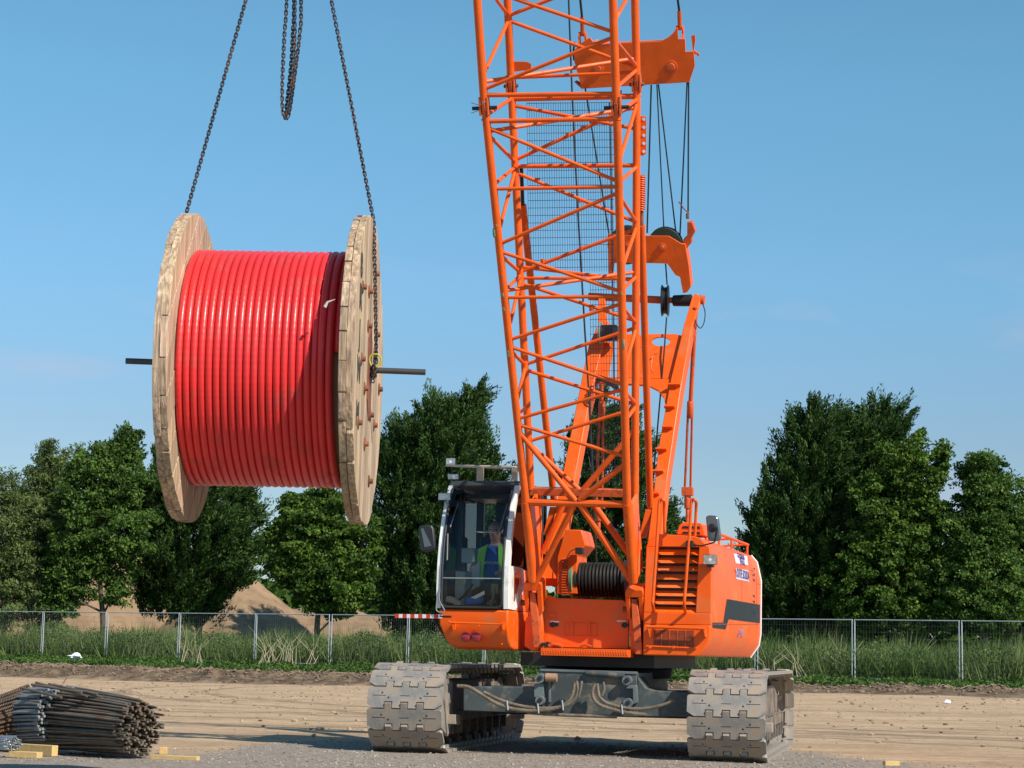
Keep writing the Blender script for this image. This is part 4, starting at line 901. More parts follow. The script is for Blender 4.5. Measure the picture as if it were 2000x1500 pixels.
for (x0, y0, x1, y1, b0, b1, r_) in ((1272, 166, 1264, 455, 1.97, 2.07, .010), (1283, 165, 1297, 455, 1.97, 2.07, .008), (1286, 165, 1321, 462, 2.0, 2.1, .009), (1342, 161, 1328, 462, 1.97, 2.07, .009), (1345, 161, 1344, 425, 1.99, 2.07, .010),
        (1143, 172, 1190, 460, 1.97, 2.07, .010), (1213, 176, 1203, 460, 2.0, 2.1, .008), (1300, 515, 1303, 556, 2.07, 2.1, .009), (1302, 620, 1297, 690, 2.1, 1.9, .009), (1297, 690, 1270, 1000, 1.9, 1.4, .009)):
    MB().tube([g2(x0, y0, b0) if y0 < 300 else sp(x0, y0, b0), g1(x1, y1, b1) if y1 < 480 else sp(x1, y1, b1)], r_, 7).build('luffing_rope', ROPE, crane)
for (pp, b_, r_) in (([(1110, -20), (1117, 170), (1128, 400), (1142, 640), (1152, 800), (1165, 1100)], 1.0, .011), ([(1191, 200), (1195, 420), (1200, 800)], .9, .008)):
    MB().tube(pxt(pp, b_, sp), r_, 7).build('hoist_rope', ROPE, crane)
MB().tube([sp(1110, -20, 1.0), hd+BN*.35], .011, 7).build('hoist_rope', ROPE, crane)

# ---- engine housing
def su_(px, py, b=0.):
    q = sp(px, py, b)-SA; return q.dot(SR), q.z
UR = su_(1389, 1150)[0]; HL = 3.72
zt = su_(1389, 1047)[1]; zb = su_(1365, 1282)[1]; zm1 = su_(1389, 1108)[1]; zm0 = su_(1385, 1228)[1]
UL = su_(1262, 1100)[0]; ULb = su_(1256, 1260)[0]
sec = [(ULb, zb), (UR-.12, zb), (UR-.02, zm0-.14), (UR, zm0), (UR, zm1), (UR-.05, zt-.10), (UR-.12, zt-.02), (UR-.19, zt), (UL+.10, zt+.02), (UL+.02, zt-.05)]
h = MB(); bd = .09
h.loft([S(u, bd, z) for u, z in sec], [S(u, HL, z) for u, z in sec]); hs = h.build('engine_housing', ORANGE, crane, bevel=.018)
# front skin, framing the louvre opening
ox0, ox1, oy0, oy1 = UL+.10, UR-.13, su_(1330, 1197)[1], su_(1330, 1068)[1]
fr_ = MB()
def rect(m_, u0, u1, z0, z1, b0, b1): m_.prism([S(u0, b0, z0), S(u1, b0, z0), S(u1, b0, z1), S(u0, b0, z1)], SB*(b1-b0))
fr_.prism([S(u, 0, z) for u, z in [(UL-.0, oy1), (UR-.02, oy1), (UR-.05, zt-.10), (UR-.12, zt-.02), (UR-.19, zt), (UL+.10, zt+.02), (UL+.02, zt-.05)]], SB*(bd-.001))
fr_.prism([S(u, 0, z) for u, z in [(ULb, su_(1330, 1220)[1]), (UR, su_(1330, 1220)[1]), (UR, oy0), (UL-.02, oy0)]], SB*(bd-.001))
fr_.prism([S(u, 0, z) for u, z in [(UL-.02, oy0), (ox0-.02, oy0), (ox0+.03, oy1), (UL, oy1)]], SB*(bd-.001))
fr_.prism([S(u, 0, z) for u, z in [(ox1-.03, oy0), (UR, oy0), (UR, zm1), (UR-.02, oy1), (ox1, oy1)]], SB*(bd-.001))
fr_.build('front_panel', ORANGE, hs, bevel=.012)
fl_ = MB(); fl_.prism([S(u, .0, z) for u, z in [(ULb, zb), (UR-.12, zb), (UR-.02, zm0-.14), (UR-.0, su_(1330, 1219)[1]-.006), (ULb, su_(1330, 1219)[1]-.006)]], SB*(bd-.001)); lp = fl_.build('lower_panel', ORANGE, hs, bevel=.012)
bk = MB(); rect(bk, ox0-.03, ox1+.02, oy0, oy1, bd-.006, bd-.002); bk.build('louvre_shade_backing', BLACK, hs)  # flat black sheet painted in as the shade behind the slats
nsl = 8
for i in range(nsl):
    z1_ = oy1-.012-(oy1-oy0)*i/nsl; z0_ = z1_-(oy1-oy0)/nsl*.84; sh = -.02+.05*i/nsl
    MB().prism([S(ox0+.03-i*.006, .06, z1_-.02), S(ox1, .06, z1_-.02), S(ox1-.005, .004, z0_), S(ox0+.03-i*.006, .004, z0_)], SB*.006+Z*.006).build('louvre', ORANGE, hs)
gx0, gx1 = su_(1277, 1245)[0], su_(1355, 1245)[0]; gz0, gz1 = su_(1316, 1264)[1], su_(1316, 1231)[1]
gr = MB(); rect(gr, gx0, gx1, gz0, gz1, -.004, -.001); gro = gr.build('grille', BLACK, hs)
gf = MB()
for i in range(15): z_ = gz0+(gz1-gz0)*(i+.5)/15; rect(gf, gx0, gx1, z_-.0024, z_+.0024, -.012, -.005)
for i in range(1, 5): u_ = gx0+(gx1-gx0)*i/5; rect(gf, u_-.004, u_+.004, gz0, gz1, -.016, -.0125)
gf.build('grille_bar', ORANGE_D, gro)
hb = MB(); hb.tube([sp(1263, 1224, -.10), sp(1376, 1228, -.10)], .016, 10)
for x in (1266, 1374): hb.prism(pxt([(x-2, 1224), (x+3, 1226), (x+3, 1244), (x-1, 1228)], -.11, sp), SB*.11)
hb.tube([sp(1262, 1262, -.01), sp(1360, 1266, -.01)], .010, 8)
for x in (1270, 1316, 1358): hb.lathe([(-.01, .016), (.02, .016)], sp(x, 1264, -.02), SB, 10)
hb.build('guard_bar', ORANGE, lp)
def zx(x, y): return (1020+x/2.884, 780+y/2.884)
for pp, back in (([(800, 600), (796, 572), (783, 562), (772, 580), (765, 690), (752, 900), (738, 1100), (735, 1155), (746, 1200)], (803, 765)), ([(980, 600), (974, 572), (962, 562), (953, 580), (945, 720), (935, 850), (920, 1050), (912, 1155), (920, 1202)], (972, 770))):
    P_ = [sp(*zx(x, y), -.20) for x, y in pp]; P_[0] = sp(*zx(*pp[0]), -.05); P_[-1] = sp(*zx(*pp[-1]), -.01); P_.insert(0, sp(*zx(*back), .02))
    MB().tube(smooth_pts(P_, 5), .0165, 9).build('handrail', ORANGE_W, hs)
# top hatch
th = MB(); hp_ = pxt([(1321, 1044), (1326, 1026), (1334, 1020), (1368, 1021), (1374, 1026), (1376, 1046)], .25, sp); th.prism(hp_, SB*.5); tho = th.build('air_intake_hood', ORANGE, hs, bevel=.01)
tv = MB()
for y in (1030, 1041): tv.prism(pxt([(1333, y-2.5), (1366, y-2), (1368, y+2.5), (1333, y+2)], .243, sp), SB*.004)
tv.build('intake_slot', BLACK, tho)
# side details on the vertical side skin
UP_ = SA+SR*(UR+.003)
def sd(px, py): return onpl(px, py, UP_, SR)
sm_ = MB(); sm_.prism([sd(x, y) for x, y in [(1420, 1170), (1484, 1181), (1484, 1217), (1423, 1209), (1417, 1229), (1392, 1226), (1392, 1216), (1413, 1216)]], SR*.002); sm_.build('stripe', STRIPE, hs, smooth=False)
ln = MB()
for a_, c_ in (((1449, 1108), (1449, 1205)), ((1392, 1219), (1484, 1219)), ((1478, 1108), (1478, 1225)), ((1478, 1140), (1487, 1141))): ln.tube([sd(*a_), sd(*c_)], .003, 4)
ln.build('panel_seam', ORANGE_D, hs)
sl2 = MB()
for y in (1098, 1109, 1120, 1131, 1162, 1173, 1184, 1196):
    if y < 1106: continue
    sl2.prism([sd(1470, y), sd(1474.5, y+.8), sd(1473.5, y+5.5), sd(1472.3, y+3)], SR*.002)
sl2.build('vent_slot', BLACK, hs)
we = MB(); off = .008
pe = [S(u+off*.4, HL-.0, z) for u, z in [(UR-.12, zb), (UR-.02, zm0-.14), (UR, zm0), (UR, zm1), (UR-.05, zt-.10), (UR-.12, zt-.02)]]
we.tube([p+SR*.002 for p in pe], .010, 6); we.build('reflective_edge', mat('white_edge_tape', (.85, .8, .78), .4), hs)
stt_ = MB(); stt_.prism([sd(1437, 1110), sd(1461, 1114), sd(1463, 1136), sd(1438, 1131)], SR*.002); sto = stt_.build('sticker', STICK, hs, smooth=False)
tdir = SB
text('OUTFE SOUDA', 'lettering', INK, sto, (sd(1450.3, 1122.8)+SR*.004), tdir, Z, .145)
# upper sticker sits on the sloped shoulder of the housing
nsh = V(0, 0, 0)+(SR*.10+Z*.05)  # facing outwards
A_ = S(UR, 0, zm1); Bq = S(UR-.05, 0, zt-.10); e1 = (Bq-A_).normalized(); nq = SB.cross(e1)
if nq.dot(SR) < 0: nq = -nq
def sh(px, py): return onpl(px, py, A_+nq*.003, nq)
s3 = MB(); s3.prism([sh(1433, 1081), sh(1459, 1086), sh(1461, 1104), sh(1437, 1100)], nq*.002); s3o = s3.build('sticker', STICK, hs, smooth=False)
text('G-H JONSTON', 'lettering', INK, s3o, sh(1446.5, 1087.5)+nq*.003, tdir, e1, .085); text('(01652)', 'lettering', INK, s3o, sh(1449, 1096.5)+nq*.003, tdir, e1, .12)
A2_ = S(UR-.02, 0, zm0-.14); B2_ = S(UR, 0, zm0); e2 = (B2_-A2_).normalized(); n2_ = SB.cross(e2)
if n2_.dot(SR) < 0: n2_ = -n2_
def sl3(px, py): return onpl(px, py, A2_+n2_*.003, n2_)
text('ET 5108', 'lettering', mat('faded_ink', (.45, .22, .30), .6), hs, onpl(1446, 1238, A2_+n2_*.003, n2_), tdir, e2, .13)
rl = MB(); ra = [S(UR-.14, b, zt+.10) for b in (.5, 1.3, 2.2, 3.1, 3.6)]
rl.tube(ra, .018, 8)
for b_ in (.5, 1.4, 2.3, 3.55): rl.tube([S(UR-.14, b_, zt+.10), S(UR-.14, b_, zt-.03)], .014, 8); rl.tube([S(UR-.14, b_, zt+.10), S(UR-.45, b_, zt+.08)], .012, 8)
rl.build('roof_rail', ORANGE_W, hs)
# right mirror + work lamp
mr_ = MB(); mc = pxt([(1378, 1009), (1384, 1006), (1398, 1007), (1403, 1012), (1408, 1050), (1405, 1056), (1387, 1057), (1382, 1053)], -.2, sp); mr_.prism(mc, SB*.06)
mo = mr_.build('mirror', MIRROR, hs, bevel=.015)
MB().lathe([(-.05, .03), (0, .045), (.01, .02)], sp(1391, 1031, -.2), SB, 16).tube([sp(1391, 1031, -.25), sp(1400, 1030, -.25), sp(1396, 1058, -.2), sp(1393, 1060, -.12)], .008, 7).build('mirror_arm', BLACK, mo)
MB().tube(pxt([(1347, 1064), (1370, 1066), (1394, 1060)], -.15, sp), .008, 7).box(sp(1347, 1062, -.18), SR*.035, SB*.03, Z*.03).build('mirror_arm', BLACK, mo)
def lamp(c, w_, h_, parent, tilt=0, name='work_lamp'):
    g = MB(); g.loft([c+SR*(sx*w_*.5)+Z*(sz*h_*.5) for sx, sz in ((-1, -1), (1, -1), (1, 1), (-1, 1))], [c+SB*.09+SR*(sx*w_*.35)+Z*(sz*h_*.35) for sx, sz in ((-1, -1), (1, -1), (1, 1), (-1, 1))])
    o = g.build(name, BLACK, parent, bevel=.006)
    MB().lathe([(-.004, .008), (-.003, .015)], c, SB, 12).build('bulb', WHITE, o)
    e_ = MB(); e_.loft([c-SB*.003+SR*(sx*w_*.46)+Z*(sz*h_*.44) for sx, sz in ((-1, -1), (1, -1), (1, 1), (-1, 1))], [c-SB*.001+SR*(sx*w_*.46)+Z*(sz*h_*.44) for sx, sz in ((-1, -1), (1, -1), (1, 1), (-1, 1))]); e_.build('lens', LAMPG, o)
    return o
lamp(sp(1387, 1093, -.13), .15, .105, hs)
MB().box(sp(1388, 1105, -.06), SR*.03, SB*.06, Z*.015).build('lamp_bracket', BLACK, hs)

# ---- operator cab
CL, CR = -1.515, -.735; glL, glR = -1.465, -.79
prof = [(-.335, 1.50), (-.345, 1.70), (-.335, 1.95), (-.29, 2.20), (-.21, 2.45), (-.10, 2.66), (.03, 2.815)]   # windscreen curve b, z
cbb = MB()
low = [(1.30, 1.075), (-.06, 1.075), (-.19, 1.10), (-.27, 1.18), (-.335, 1.34), (-.335, 1.49), (1.30, 1.49)]
A_ = [S(CL+.03, b, z) for b, z in low]; B_q = [S(CR+.0, b, z) for b, z in low]
A_[1] += SR*.13; A_[2] += SR*.10; A_[3] += SR*.05
cbb.loft(A_, B_q)
cab = cbb.build('operator_cab', ORANGE, crane, bevel=.02)
for u0, u1 in ((CL, glL-.004), (glR+.004, CR)):
    pil = MB()
    for i in range(len(prof)-1):
        (b0, z0), (b1, z1) = prof[i], prof[i+1]; dpt = .07
        pil.prism([S(u0, b0-.004, z0), S(u0, b1-.004, z1+.0005), S(u0, b1+dpt, z1+.0005), S(u0, b0+dpt, z0)], SR*(u1-u0))
    pil.build('pillar', WHITE, cab, smooth=False)
# roof and rear shell
rf = MB(); rf.prism([S(CL, .03, 2.82), S(CL, .10, 2.87), S(CL, 1.25, 2.87), S(CL, 1.30, 2.80), S(CL, .03, 2.80)], SR*(CR-CL)); rf.build('roof', mat('dark_grey_roof', (.07, .075, .08), .5), cab, bevel=.01)
sh_ = MB(); rect(sh_, CL, CR, 1.49, 1.95, 1.26, 1.30); rect(sh_, CL, CL+.06, 1.95, 2.80, 1.26, 1.30); rect(sh_, CL+.2, CR, 1.951, 2.80, 1.26, 1.30)
sh_.build('rear_shell', BLACK, cab)
# right side wall: white flare, dark side window, orange below
def cs_(px, py): return onpl(px, py, SA+SR*CR, SR)
sw = MB(); rr_ = [(prof[0][0], 1.50), (prof[2][0], prof[2][1]), (.20, 1.95), (.30, 1.93), (.34, 1.75), (.10, 1.55), (-.05, 1.492)]
sw.prism([S(CR-.03, b, z) for b, z in rr_], SR*.034); swo = sw.build('side_panel', WHITE, cab, bevel=.004)
MB().prism([S(CR+.0045, b, z) for b, z in ((-.14, 1.88), (.09, 1.88), (.06, 1.78), (-.08, 1.60), (-.13, 1.58))], SR*.003).build('quarter_window', mat('brown_glass', (.10, .03, .015), .1, coat=1), swo, smooth=False)
sw = MB(); sw.prism([S(CR-.03, b, z) for b, z in ((.10, 1.55), (.34, 1.75), (.30, 1.93), (1.3, 1.93), (1.3, 1.49), (-.05, 1.49))], SR*.03); sw.build('door', ORANGE, cab)
sw = MB(); sw.prism([S(CR-.02, b, z) for b, z in ((-.26, 1.96), (-.22, 2.2), (-.14, 2.44), (-.03, 2.64), (.09, 2.79), (1.25, 2.79), (1.25, 1.96))], SR*.008); sw.build('side_window', GLASS2, cab, smooth=False)
sw = MB(); sw.prism([S(CL+.01, b, z) for b, z in ((-.28, 1.5), (-.27, 1.95), (-.22, 2.2), (-.14, 2.44), (-.03, 2.64), (.09, 2.79), (1.25, 2.79), (1.25, 1.5))], SR*.008); sw.build('side_window', GLASS, cab, smooth=False)
sw = MB()
for u in (CR-.02, CL+.01): 
    rect(sw, u, u+.035, 1.93, 2.8, .42, .47); 
sw.build('door_frame', BLACK, cab)
# windscreen and its seal
ws = MB(); vs_ = []; n_ = len(prof)
for b_, z_ in prof: vs_ += [S(glL, b_, z_), S(glR, b_, z_)]
for b_, z_ in prof: vs_ += [S(glL, b_+.006, z_), S(glR, b_+.006, z_)]
fs2 = [(2*i, 2*i+1, 2*i+3, 2*i+2) for i in range(n_-1)]
ws.add(vs_[:2*n_], fs2); wso = ws.build('windscreen', GLASS, cab, ang=1.5)
def pc(t):  # point on screen curve
    t *= (n_-1); i = min(int(t), n_-2); f_ = t-i; return prof[i][0]*(1-f_)+prof[i+1][0]*f_, prof[i][1]*(1-f_)+prof[i+1][1]*f_
sl4 = MB(); lp_ = []
ts = np.linspace(.035, .965, 14)
for t_ in ts: b_, z_ = pc(t_); lp_.append(S(glL+.008, b_-.012, z_))
lp_.append(S(glL+.06, pc(.995)[0]-.012, pc(.995)[1])); lp_.append(S(glR-.05, pc(.995)[0]-.012, pc(.995)[1]))
for t_ in ts[::-1]: b_, z_ = pc(t_); lp_.append(S(glR-.008, b_-.012, z_))
lp_.append(S(glR-.06, pc(.0)[0]-.012, pc(.0)[1]+.01)); lp_.append(S(glL+.06, pc(.0)[0]-.012, pc(.0)[1]+.01))
sl4.tube(lp_, .013, 8, closed=True); sl4.build('seal', RUBBER, wso)
b_, z_ = pc(.26); MB().box(S((glL+glR)/2, b_-.006, 1.815), SR*.33, SB*.006, Z*.006).build('glazing_bar', GREYP, wso)
MB().tube([S(-.86, pc(.95)[0]+.02, 2.62), S(-.885, -.13, 2.38), S(-.90, -.22, 2.28)], .008, 6).box(S(-1.0, -.27, 2.30), SR*.10, SB*.005, Z*.006+SR*-.03).build('wiper', GREYP, wso)
MB().tube([S(-1.38, pc(.9)[0]-.02, 2.62), S(-1.40, -.28, 2.35)], .006, 6).tube([S(-1.42, -.30, 2.28), S(-1.405, -.35, 2.0)], .007, 6).build('wiper', GREYP, wso)
# roof guard and lamps
rg = MB()
g0 = [S(CL+.06, -.30, 3.00), S(CR+.0, -.30, 2.985), S(CR+.0, .25, 3.02), S(CL+.06, .25, 3.035)]
for i in range(4): rg.tube([g0[i], g0[(i+1) % 4]], .012, 6)
for i in range(1, 30): rg.tube([g0[0].lerp(g0[1], i/30), g0[3].lerp(g0[2], i/30)], .004, 4)
for i in range(1, 8): rg.tube([g0[0].lerp(g0[3], i/8), g0[1].lerp(g0[2], i/8)], .003, 4)
rg.box(S(CL+.32, .12, 2.95), SR*.035, SB*.02, Z*.08); rg.box(S(CR-.1, .2, 2.95), SR*.03, SB*.02, Z*.08)
rg.build('roof_guard', mat('guard_tan', (.50, .44, .36), .5, metal=.2, var=.2), cab)
lamp(sp(880, 902, -.25), .105, .085, cab); lamp(sp(885, 931, -.18), .12, .06, cab)
lo_ = lamp(sp(868, 970, -.30), .14, .08, cab)
MB().tube([sp(870, 978, -.28), sp(874, 985, -.2), sp(878, 990, -.1)], .01, 6).build('lamp_bracket', GREYP, lo_ if False else cab)
MB().tube(pxt([(884, 940), (884, 915), (882, 908)], -.16, sp), .010, 6).build('lamp_bracket', BLACK, cab)
ml = MB(); ml.prism(pxt([(817, 1030), (822, 1026), (842, 1025), (846, 1032), (850, 1070), (846, 1075), (825, 1078), (820, 1074)], -.30, sp), SB*.07); mlo = ml.build('mirror', BLACK, cab, bevel=.014)
MB().prism(pxt([(822, 1033), (826, 1031), (843, 1066), (829, 1069)], -.304, sp), SB*.003).build('mirror_glass', MIRROR, mlo)
MB().tube(pxt([(834, 1052), (845, 1068), (857, 1066)], -.26, sp), .010, 7).build('mirror_arm', BLACK, mlo)
# marker pole
L0, L1 = sp(772, 1203, -.30), sp(864, 1204, -.33); mp_ = MB().box((L0+L1)/2, (L1-L0)/2, SB*.008, Z*.020); mpo = mp_.build('marker_board', WHITE, cab)
MB().tube([L1, sp(874, 1250, -.25)], .008, 6).tube([L1-SR*.02, L1+SR*.1], .012, 6).tube([sp(846, 1208, -.28), sp(872, 1248, -.2)], .012, 6).build('marker_bracket', BLACK, mpo)
for i in range(6):
    t0 = i/6+.0; MB().box(L0.lerp(L1, t0+.04), (L1-L0)*.042, SB*.0095, Z*.0215).build('red_band', REDP, mpo)
# nose: rail, rear lamps
nr = MB(); nr.tube(pxt([(876, 1213), (880, 1216), (977, 1219), (982, 1217)], -.42, sp), .010, 8)
for x in (883, 980): nr.prism(pxt([(x-3, 1217), (x+4, 1217), (x+2, 1230), (x, 1222)], -.42, sp), SB*.09)
for x, y in ((889, 1221), (935, 1222), (980, 1258)): nr.lathe([(-.006, .006), (.0, .01)], sp(x, y, -.34), SB, 8)
nr.build('nose_rail', ORANGE, cab)
for x in (910, 931): MB().lathe([(-.035, .012), (-.033, .035), (-.02, .052), (.03, .055)], sp(x, 1244, -.33), SB, 24).build('round_lamp', REDL, cab)
MB().tube(smooth_pts(pxt([(860, 1150), (858, 1172), (868, 1192), (862, 1196), (852, 1190), (856, 1160)], -.36, sp)), .007, 6).build('grab_handle', GREYP, cab)
# interior
it = MB(); it.box(S(-1.20, .80, 1.62), SR*.23, SB*.24, Z*.07); it.box(S(-1.20, 1.02, 1.98), SR*.22, SB*.05, Z*.34); it.box(S(-1.20, 1.04, 2.42), SR*.12, SB*.04, Z*.08); it.box(S(-1.20, .82, 1.40), SR*.15, SB*.18, Z*.16)
it.build('seat', mat('dark_seat_cloth', (.025, .027, .035), .9), cab, bevel=.03)
cn = MB(); cn.box(S(-1.36, .15, 1.70), SR*.055, SB*.14, Z*.20); cn.box(S(-1.35, .30, 2.08), SR*.07, SB*.06, Z*.08); cn.box(S(-.84, .35, 1.85), SR*.035, SB*.12, Z*.14)
cn.prism([S(-1.30, .22, 1.95), S(-1.20, .22, 2.02), S(-1.20, .22, 1.75), S(-1.30, .22, 1.70)], SB*.04)
cn.build('console', mat('console_grey', (.30, .33, .32), .6, var=.1), cab, bevel=.012)
MB().box(S(-1.1, .45, 1.515), SR*.34, SB*.75, Z*.02).build('floor', mat('cab_floor', (.05, .045, .04), .9, var=.3), cab)
MB().tube([S(-.98, -.1, 1.53), S(-.98, .02, 1.74)], .015, 7).tube([S(-.88, -.1, 1.53), S(-.88, .02, 1.70)], .015, 7).box(S(-.98, .02, 1.72), SR*.035, SB*.01, Z*.05).box(S(-.88, .02, 1.66), SR*.035, SB*.01, Z*.05).build('pedal', mat('brass_pedal', (.26, .19, .09), .6), cab)
MB().lathe([(-.01, .055), (.01, .055)], S(-1.34, -.01, 1.80), SB, 20).build('gauge', mat('gauge_face', (.34, .30, .22), .4), cab)
MB().tube(smooth_pts([S(-1.42, -.2, 1.56), S(-1.32, -.22, 1.58), S(-1.26, -.1, 1.66), S(-1.22, .0, 1.76)]), .012, 7).build('cable', BLACK, cab)
j = MB(); j.tube(smooth_pts([S(-1.42, -.27, 1.60), S(-1.34, -.27, 1.58), S(-1.27, -.26, 1.53)]), .035, 10); j.build('work_glove', mat('glove_cloth', (.45, .40, .33), .9), cab)
j = MB(); j.lathe([(-.10, .03), (-.08, .05), (.06, .05), (.09, .02)], S(-1.13, -.20, 1.585), SR+SB*.2+Z*.15, 12); j.build('blue_cloth', mat('bright_blue', (.04, .16, .5), .8), cab)
MB().box(S(-1.12, -.24, 1.62), SR*.10+Z*.05, SB*.004, Z*.02).build('paper', WHITE, cab)
hl = MB(); hl.box(S(-1.12, .9, 2.74), SR*.33, SB*.35, Z*.03); hl.build('headliner', BLACK, cab)

# ---- driver
def skinned(name, nodes, edges, mt, parent, root=0, sub=2):
    me = bpy.data.meshes.new(name); base = parent_loc(parent) if parent else Vector()
    me.from_pydata([Vector(p)-base for p, r in nodes], edges, []); o = bpy.data.objects.new(name, me); COL.objects.link(o)
    if parent: o.parent = parent
    mo_ = o.modifiers.new('skin', 'SKIN'); mo_.use_smooth_shade = True
    for i, (p, r_) in enumerate(nodes):
        me.skin_vertices[0].data[i].radius = (r_, r_) if not isinstance(r_, tuple) else r_; me.skin_vertices[0].data[i].use_root = (i == root)
    sb = o.modifiers.new('sub', 'SUBSURF'); sb.levels = sub; sb.render_levels = sub; me.materials.append(mt); return o
CU = -1.20
def D(u, b, z): return S(CU+u, b, z)
per = empty('person', D(0, .75, 1.69), 'driver in blue T-shirt and lime hi-vis waistcoat seated behind the cab windscreen', 'person')
nodes = [(D(0, .86, 1.76), (.09, .08)), (D(0, .88, 1.92), (.085, .07)), (D(0, .87, 2.10), (.095, .065)), (D(0, .86, 2.19), (.075, .055)), (D(.0, .85, 2.24), .052), (D(.0, .84, 2.28), .054), (D(.0, .82, 2.325), (.066, .078)), (D(0, .82, 2.395), (.070, .085)), (D(0, .83, 2.45), (.05, .06)),
 (D(-.17, .86, 2.14), .055), (D(-.24, .78, 1.94), .044), (D(-.17, .56, 1.90), .036), (D(-.13, .48, 1.91), .026),
 (D(.17, .86, 2.14), .055), (D(.25, .79, 1.95), .044), (D(.18, .55, 1.91), .036), (D(.15, .47, 1.92), .026),
 (D(-.09, .80, 1.74), .085), (D(-.14, .42, 1.76), .065), (D(-.13, .32, 1.56), .05), (D(-.13, .28, 1.45), .035),
 (D(.09, .80, 1.74), .085), (D(.13, .42, 1.76), .065), (D(.12, .32, 1.56), .05), (D(.12, .28, 1.45), .035)]
edges = [(0, 1), (1, 2), (2, 3), (3, 4), (4, 5), (5, 6), (6, 7), (7, 8), (3, 9), (9, 10), (10, 11), (11, 12), (3, 13), (13, 14), (14, 15), (15, 16), (0, 17), (17, 18), (18, 19), (19, 20), (0, 21), (21, 22), (22, 23), (23, 24)]
body = skinned('body', nodes, edges, SKIN, per)
for s_ in (-1, 1):
    hx = -.13 if s_ < 0 else .15
    for k in range(4):
        a0 = D(hx+(-.027+k*.018), .46, 1.915); skinned('finger', [(a0, .010), (a0+SB*-.035+Z*.0, .0085), (a0+SB*-.055-Z*.025, .0075), (a0+SB*-.04-Z*.042, .006)], [(0, 1), (1, 2), (2, 3)], SKIN, body, sub=1)
    a0 = D(hx-s_*.025, .49, 1.91); skinned('thumb', [(a0, .011), (a0-SR*s_*.02-SB*.025, .009), (a0-SR*s_*.02-SB*.05-Z*.01, .007)], [(0, 1), (1, 2)], SKIN, body, sub=1)
shr = [(D(0, .86, 1.75), (.17, .17)), (D(0, .85, 1.92), (.17, .17)), (D(0, .85, 2.07), (.185, .165)), (D(0, .86, 2.18), (.14, .12)), (D(0, .85, 2.24), .07), (D(-.17, .86, 2.14), .068), (D(-.235, .80, 1.99), .060), (D(.17, .86, 2.14), .068), (D(.24, .81, 2.0), .060)]
skinned('t_shirt', shr, [(0, 1), (1, 2), (2, 3), (3, 4), (3, 5), (5, 6), (3, 7), (7, 8)], BLUEC, per)
tr3 = [(D(0, .85, 1.72), (.15, .12)), (D(-.09, .80, 1.74), .095), (D(-.14, .42, 1.765), .075), (D(-.13, .32, 1.56), .062), (D(.09, .80, 1.74), .095), (D(.13, .42, 1.765), .075), (D(.12, .32, 1.56), .062)]
skinned('trousers', tr3, [(0, 1), (1, 2), (2, 3), (0, 4), (4, 5), (5, 6)], TROUS, per)
for s_ in (-1, 1):
    skinned('boot', [(D(s_*.125, .33, 1.555), .045), (D(s_*.125, .26, 1.56), .045), (D(s_*.125, .14, 1.555), .04)], [(0, 1), (1, 2)], BOOT, per)
    v = MB(); xo, xi = s_*.175, s_*.075
    fr = [(xo*.95, 2.17, .74), (xi*.8, 2.23, .74), (xi, 2.10, .69), (xi*1.15, 1.92, .675), (xi*1.2, 1.78, .67), (xo*.9, 1.78, .70), (xo*.98, 1.95, .70), (xo*1.0, 2.08, .72)]
    v.prism([D(u, b, z) for u, z, b in fr], SB*.012); v.build('hi_vis_vest', LIME, per)
hr = MB(); hc = D(0, .855, 2.40); vs_ = []; 
hr.lathe([(-.02, .088), (.02, .087), (.05, .07), (.072, .04), (.08, .005)], hc, Z, 20); hr.build('hair', HAIR, per)
fc = MB(); f0 = D(0, .735, 2.36)
fc.tube([f0+Z*.02, f0-SB*.012-Z*.01, f0+Z*-.018], [.006, .013, .009], 8); fc.build('nose', SKIN, body)
for s_ in (-1, 1):
    MB().lathe([(0, .01), (.004, .004)], D(s_*.028, .742, 2.385), -SB, 10).build('eye', BLACK, body)
    MB().lathe([(-.006, .01), (0, .022), (.006, .018)], D(s_*.074, .83, 2.365), SR*s_, 12).build('ear', SKIN, body)
MB().tube([D(-.025, .745, 2.32), D(0, .738, 2.317), D(.025, .745, 2.32)], .005, 6).build('mouth', mat('lips', (.32, .12, .10), .6), body)
text('NEWLINE', 'shirt_print', WHITE, per, D(.0, .672, 2.02), SR, Z, .045)

# ================================================================ CABLE REEL
YR = 15.2; KR = F_PX/YR
PS = .03; RX = V(math.cos(PS), -math.sin(PS), 0); RYv = V(math.sin(PS), math.cos(PS), 0)
RC = at(538, 721, YR)
def rl_(x, r_, a): return RC+RX*x+(Z*math.cos(a)-RYv*math.sin(a))*r_
HX0, HX1 = -.668, .668; FR = 1.098; CRd = .842; LYR = .050
reel = empty('cable_reel', RC-Z*FR, 'large wooden cable drum wound with glossy red cable, hanging from chains', 'cable reel')
def boards(m_, x0, th_, ang, R_, wmin, wmax, seed):
    r_ = random.Random(seed); y = -R_+.001; e = Z*math.cos(ang)-RYv*math.sin(ang); g = Z*math.sin(ang)+RYv*math.cos(ang)
    while y < R_-.01:
        w_ = r_.uniform(wmin, wmax); y1 = min(y+w_, R_-.001); t0 = r_.uniform(.68, 1.1)
        m_.t = (t0, t0*r_.uniform(.93, 1.0), t0*r_.uniform(.84, 1.0)); j0 = r_.uniform(-.003, .003); pts_ = []
        ys_ = np.linspace(y+.004, y1-.004, 5); rr = R_+r_.uniform(-.012, .006)
        for q in ys_: pts_.append((q, math.sqrt(max(rr*rr-q*q, 1e-4))))
        for q in ys_[::-1]: pts_.append((q, -math.sqrt(max(rr*rr-q*q, 1e-4))))
        m_.prism([RC+RX*(x0+j0)+g*a_+e*b_ for a_, b_ in pts_], RX*(th_)); y = y1
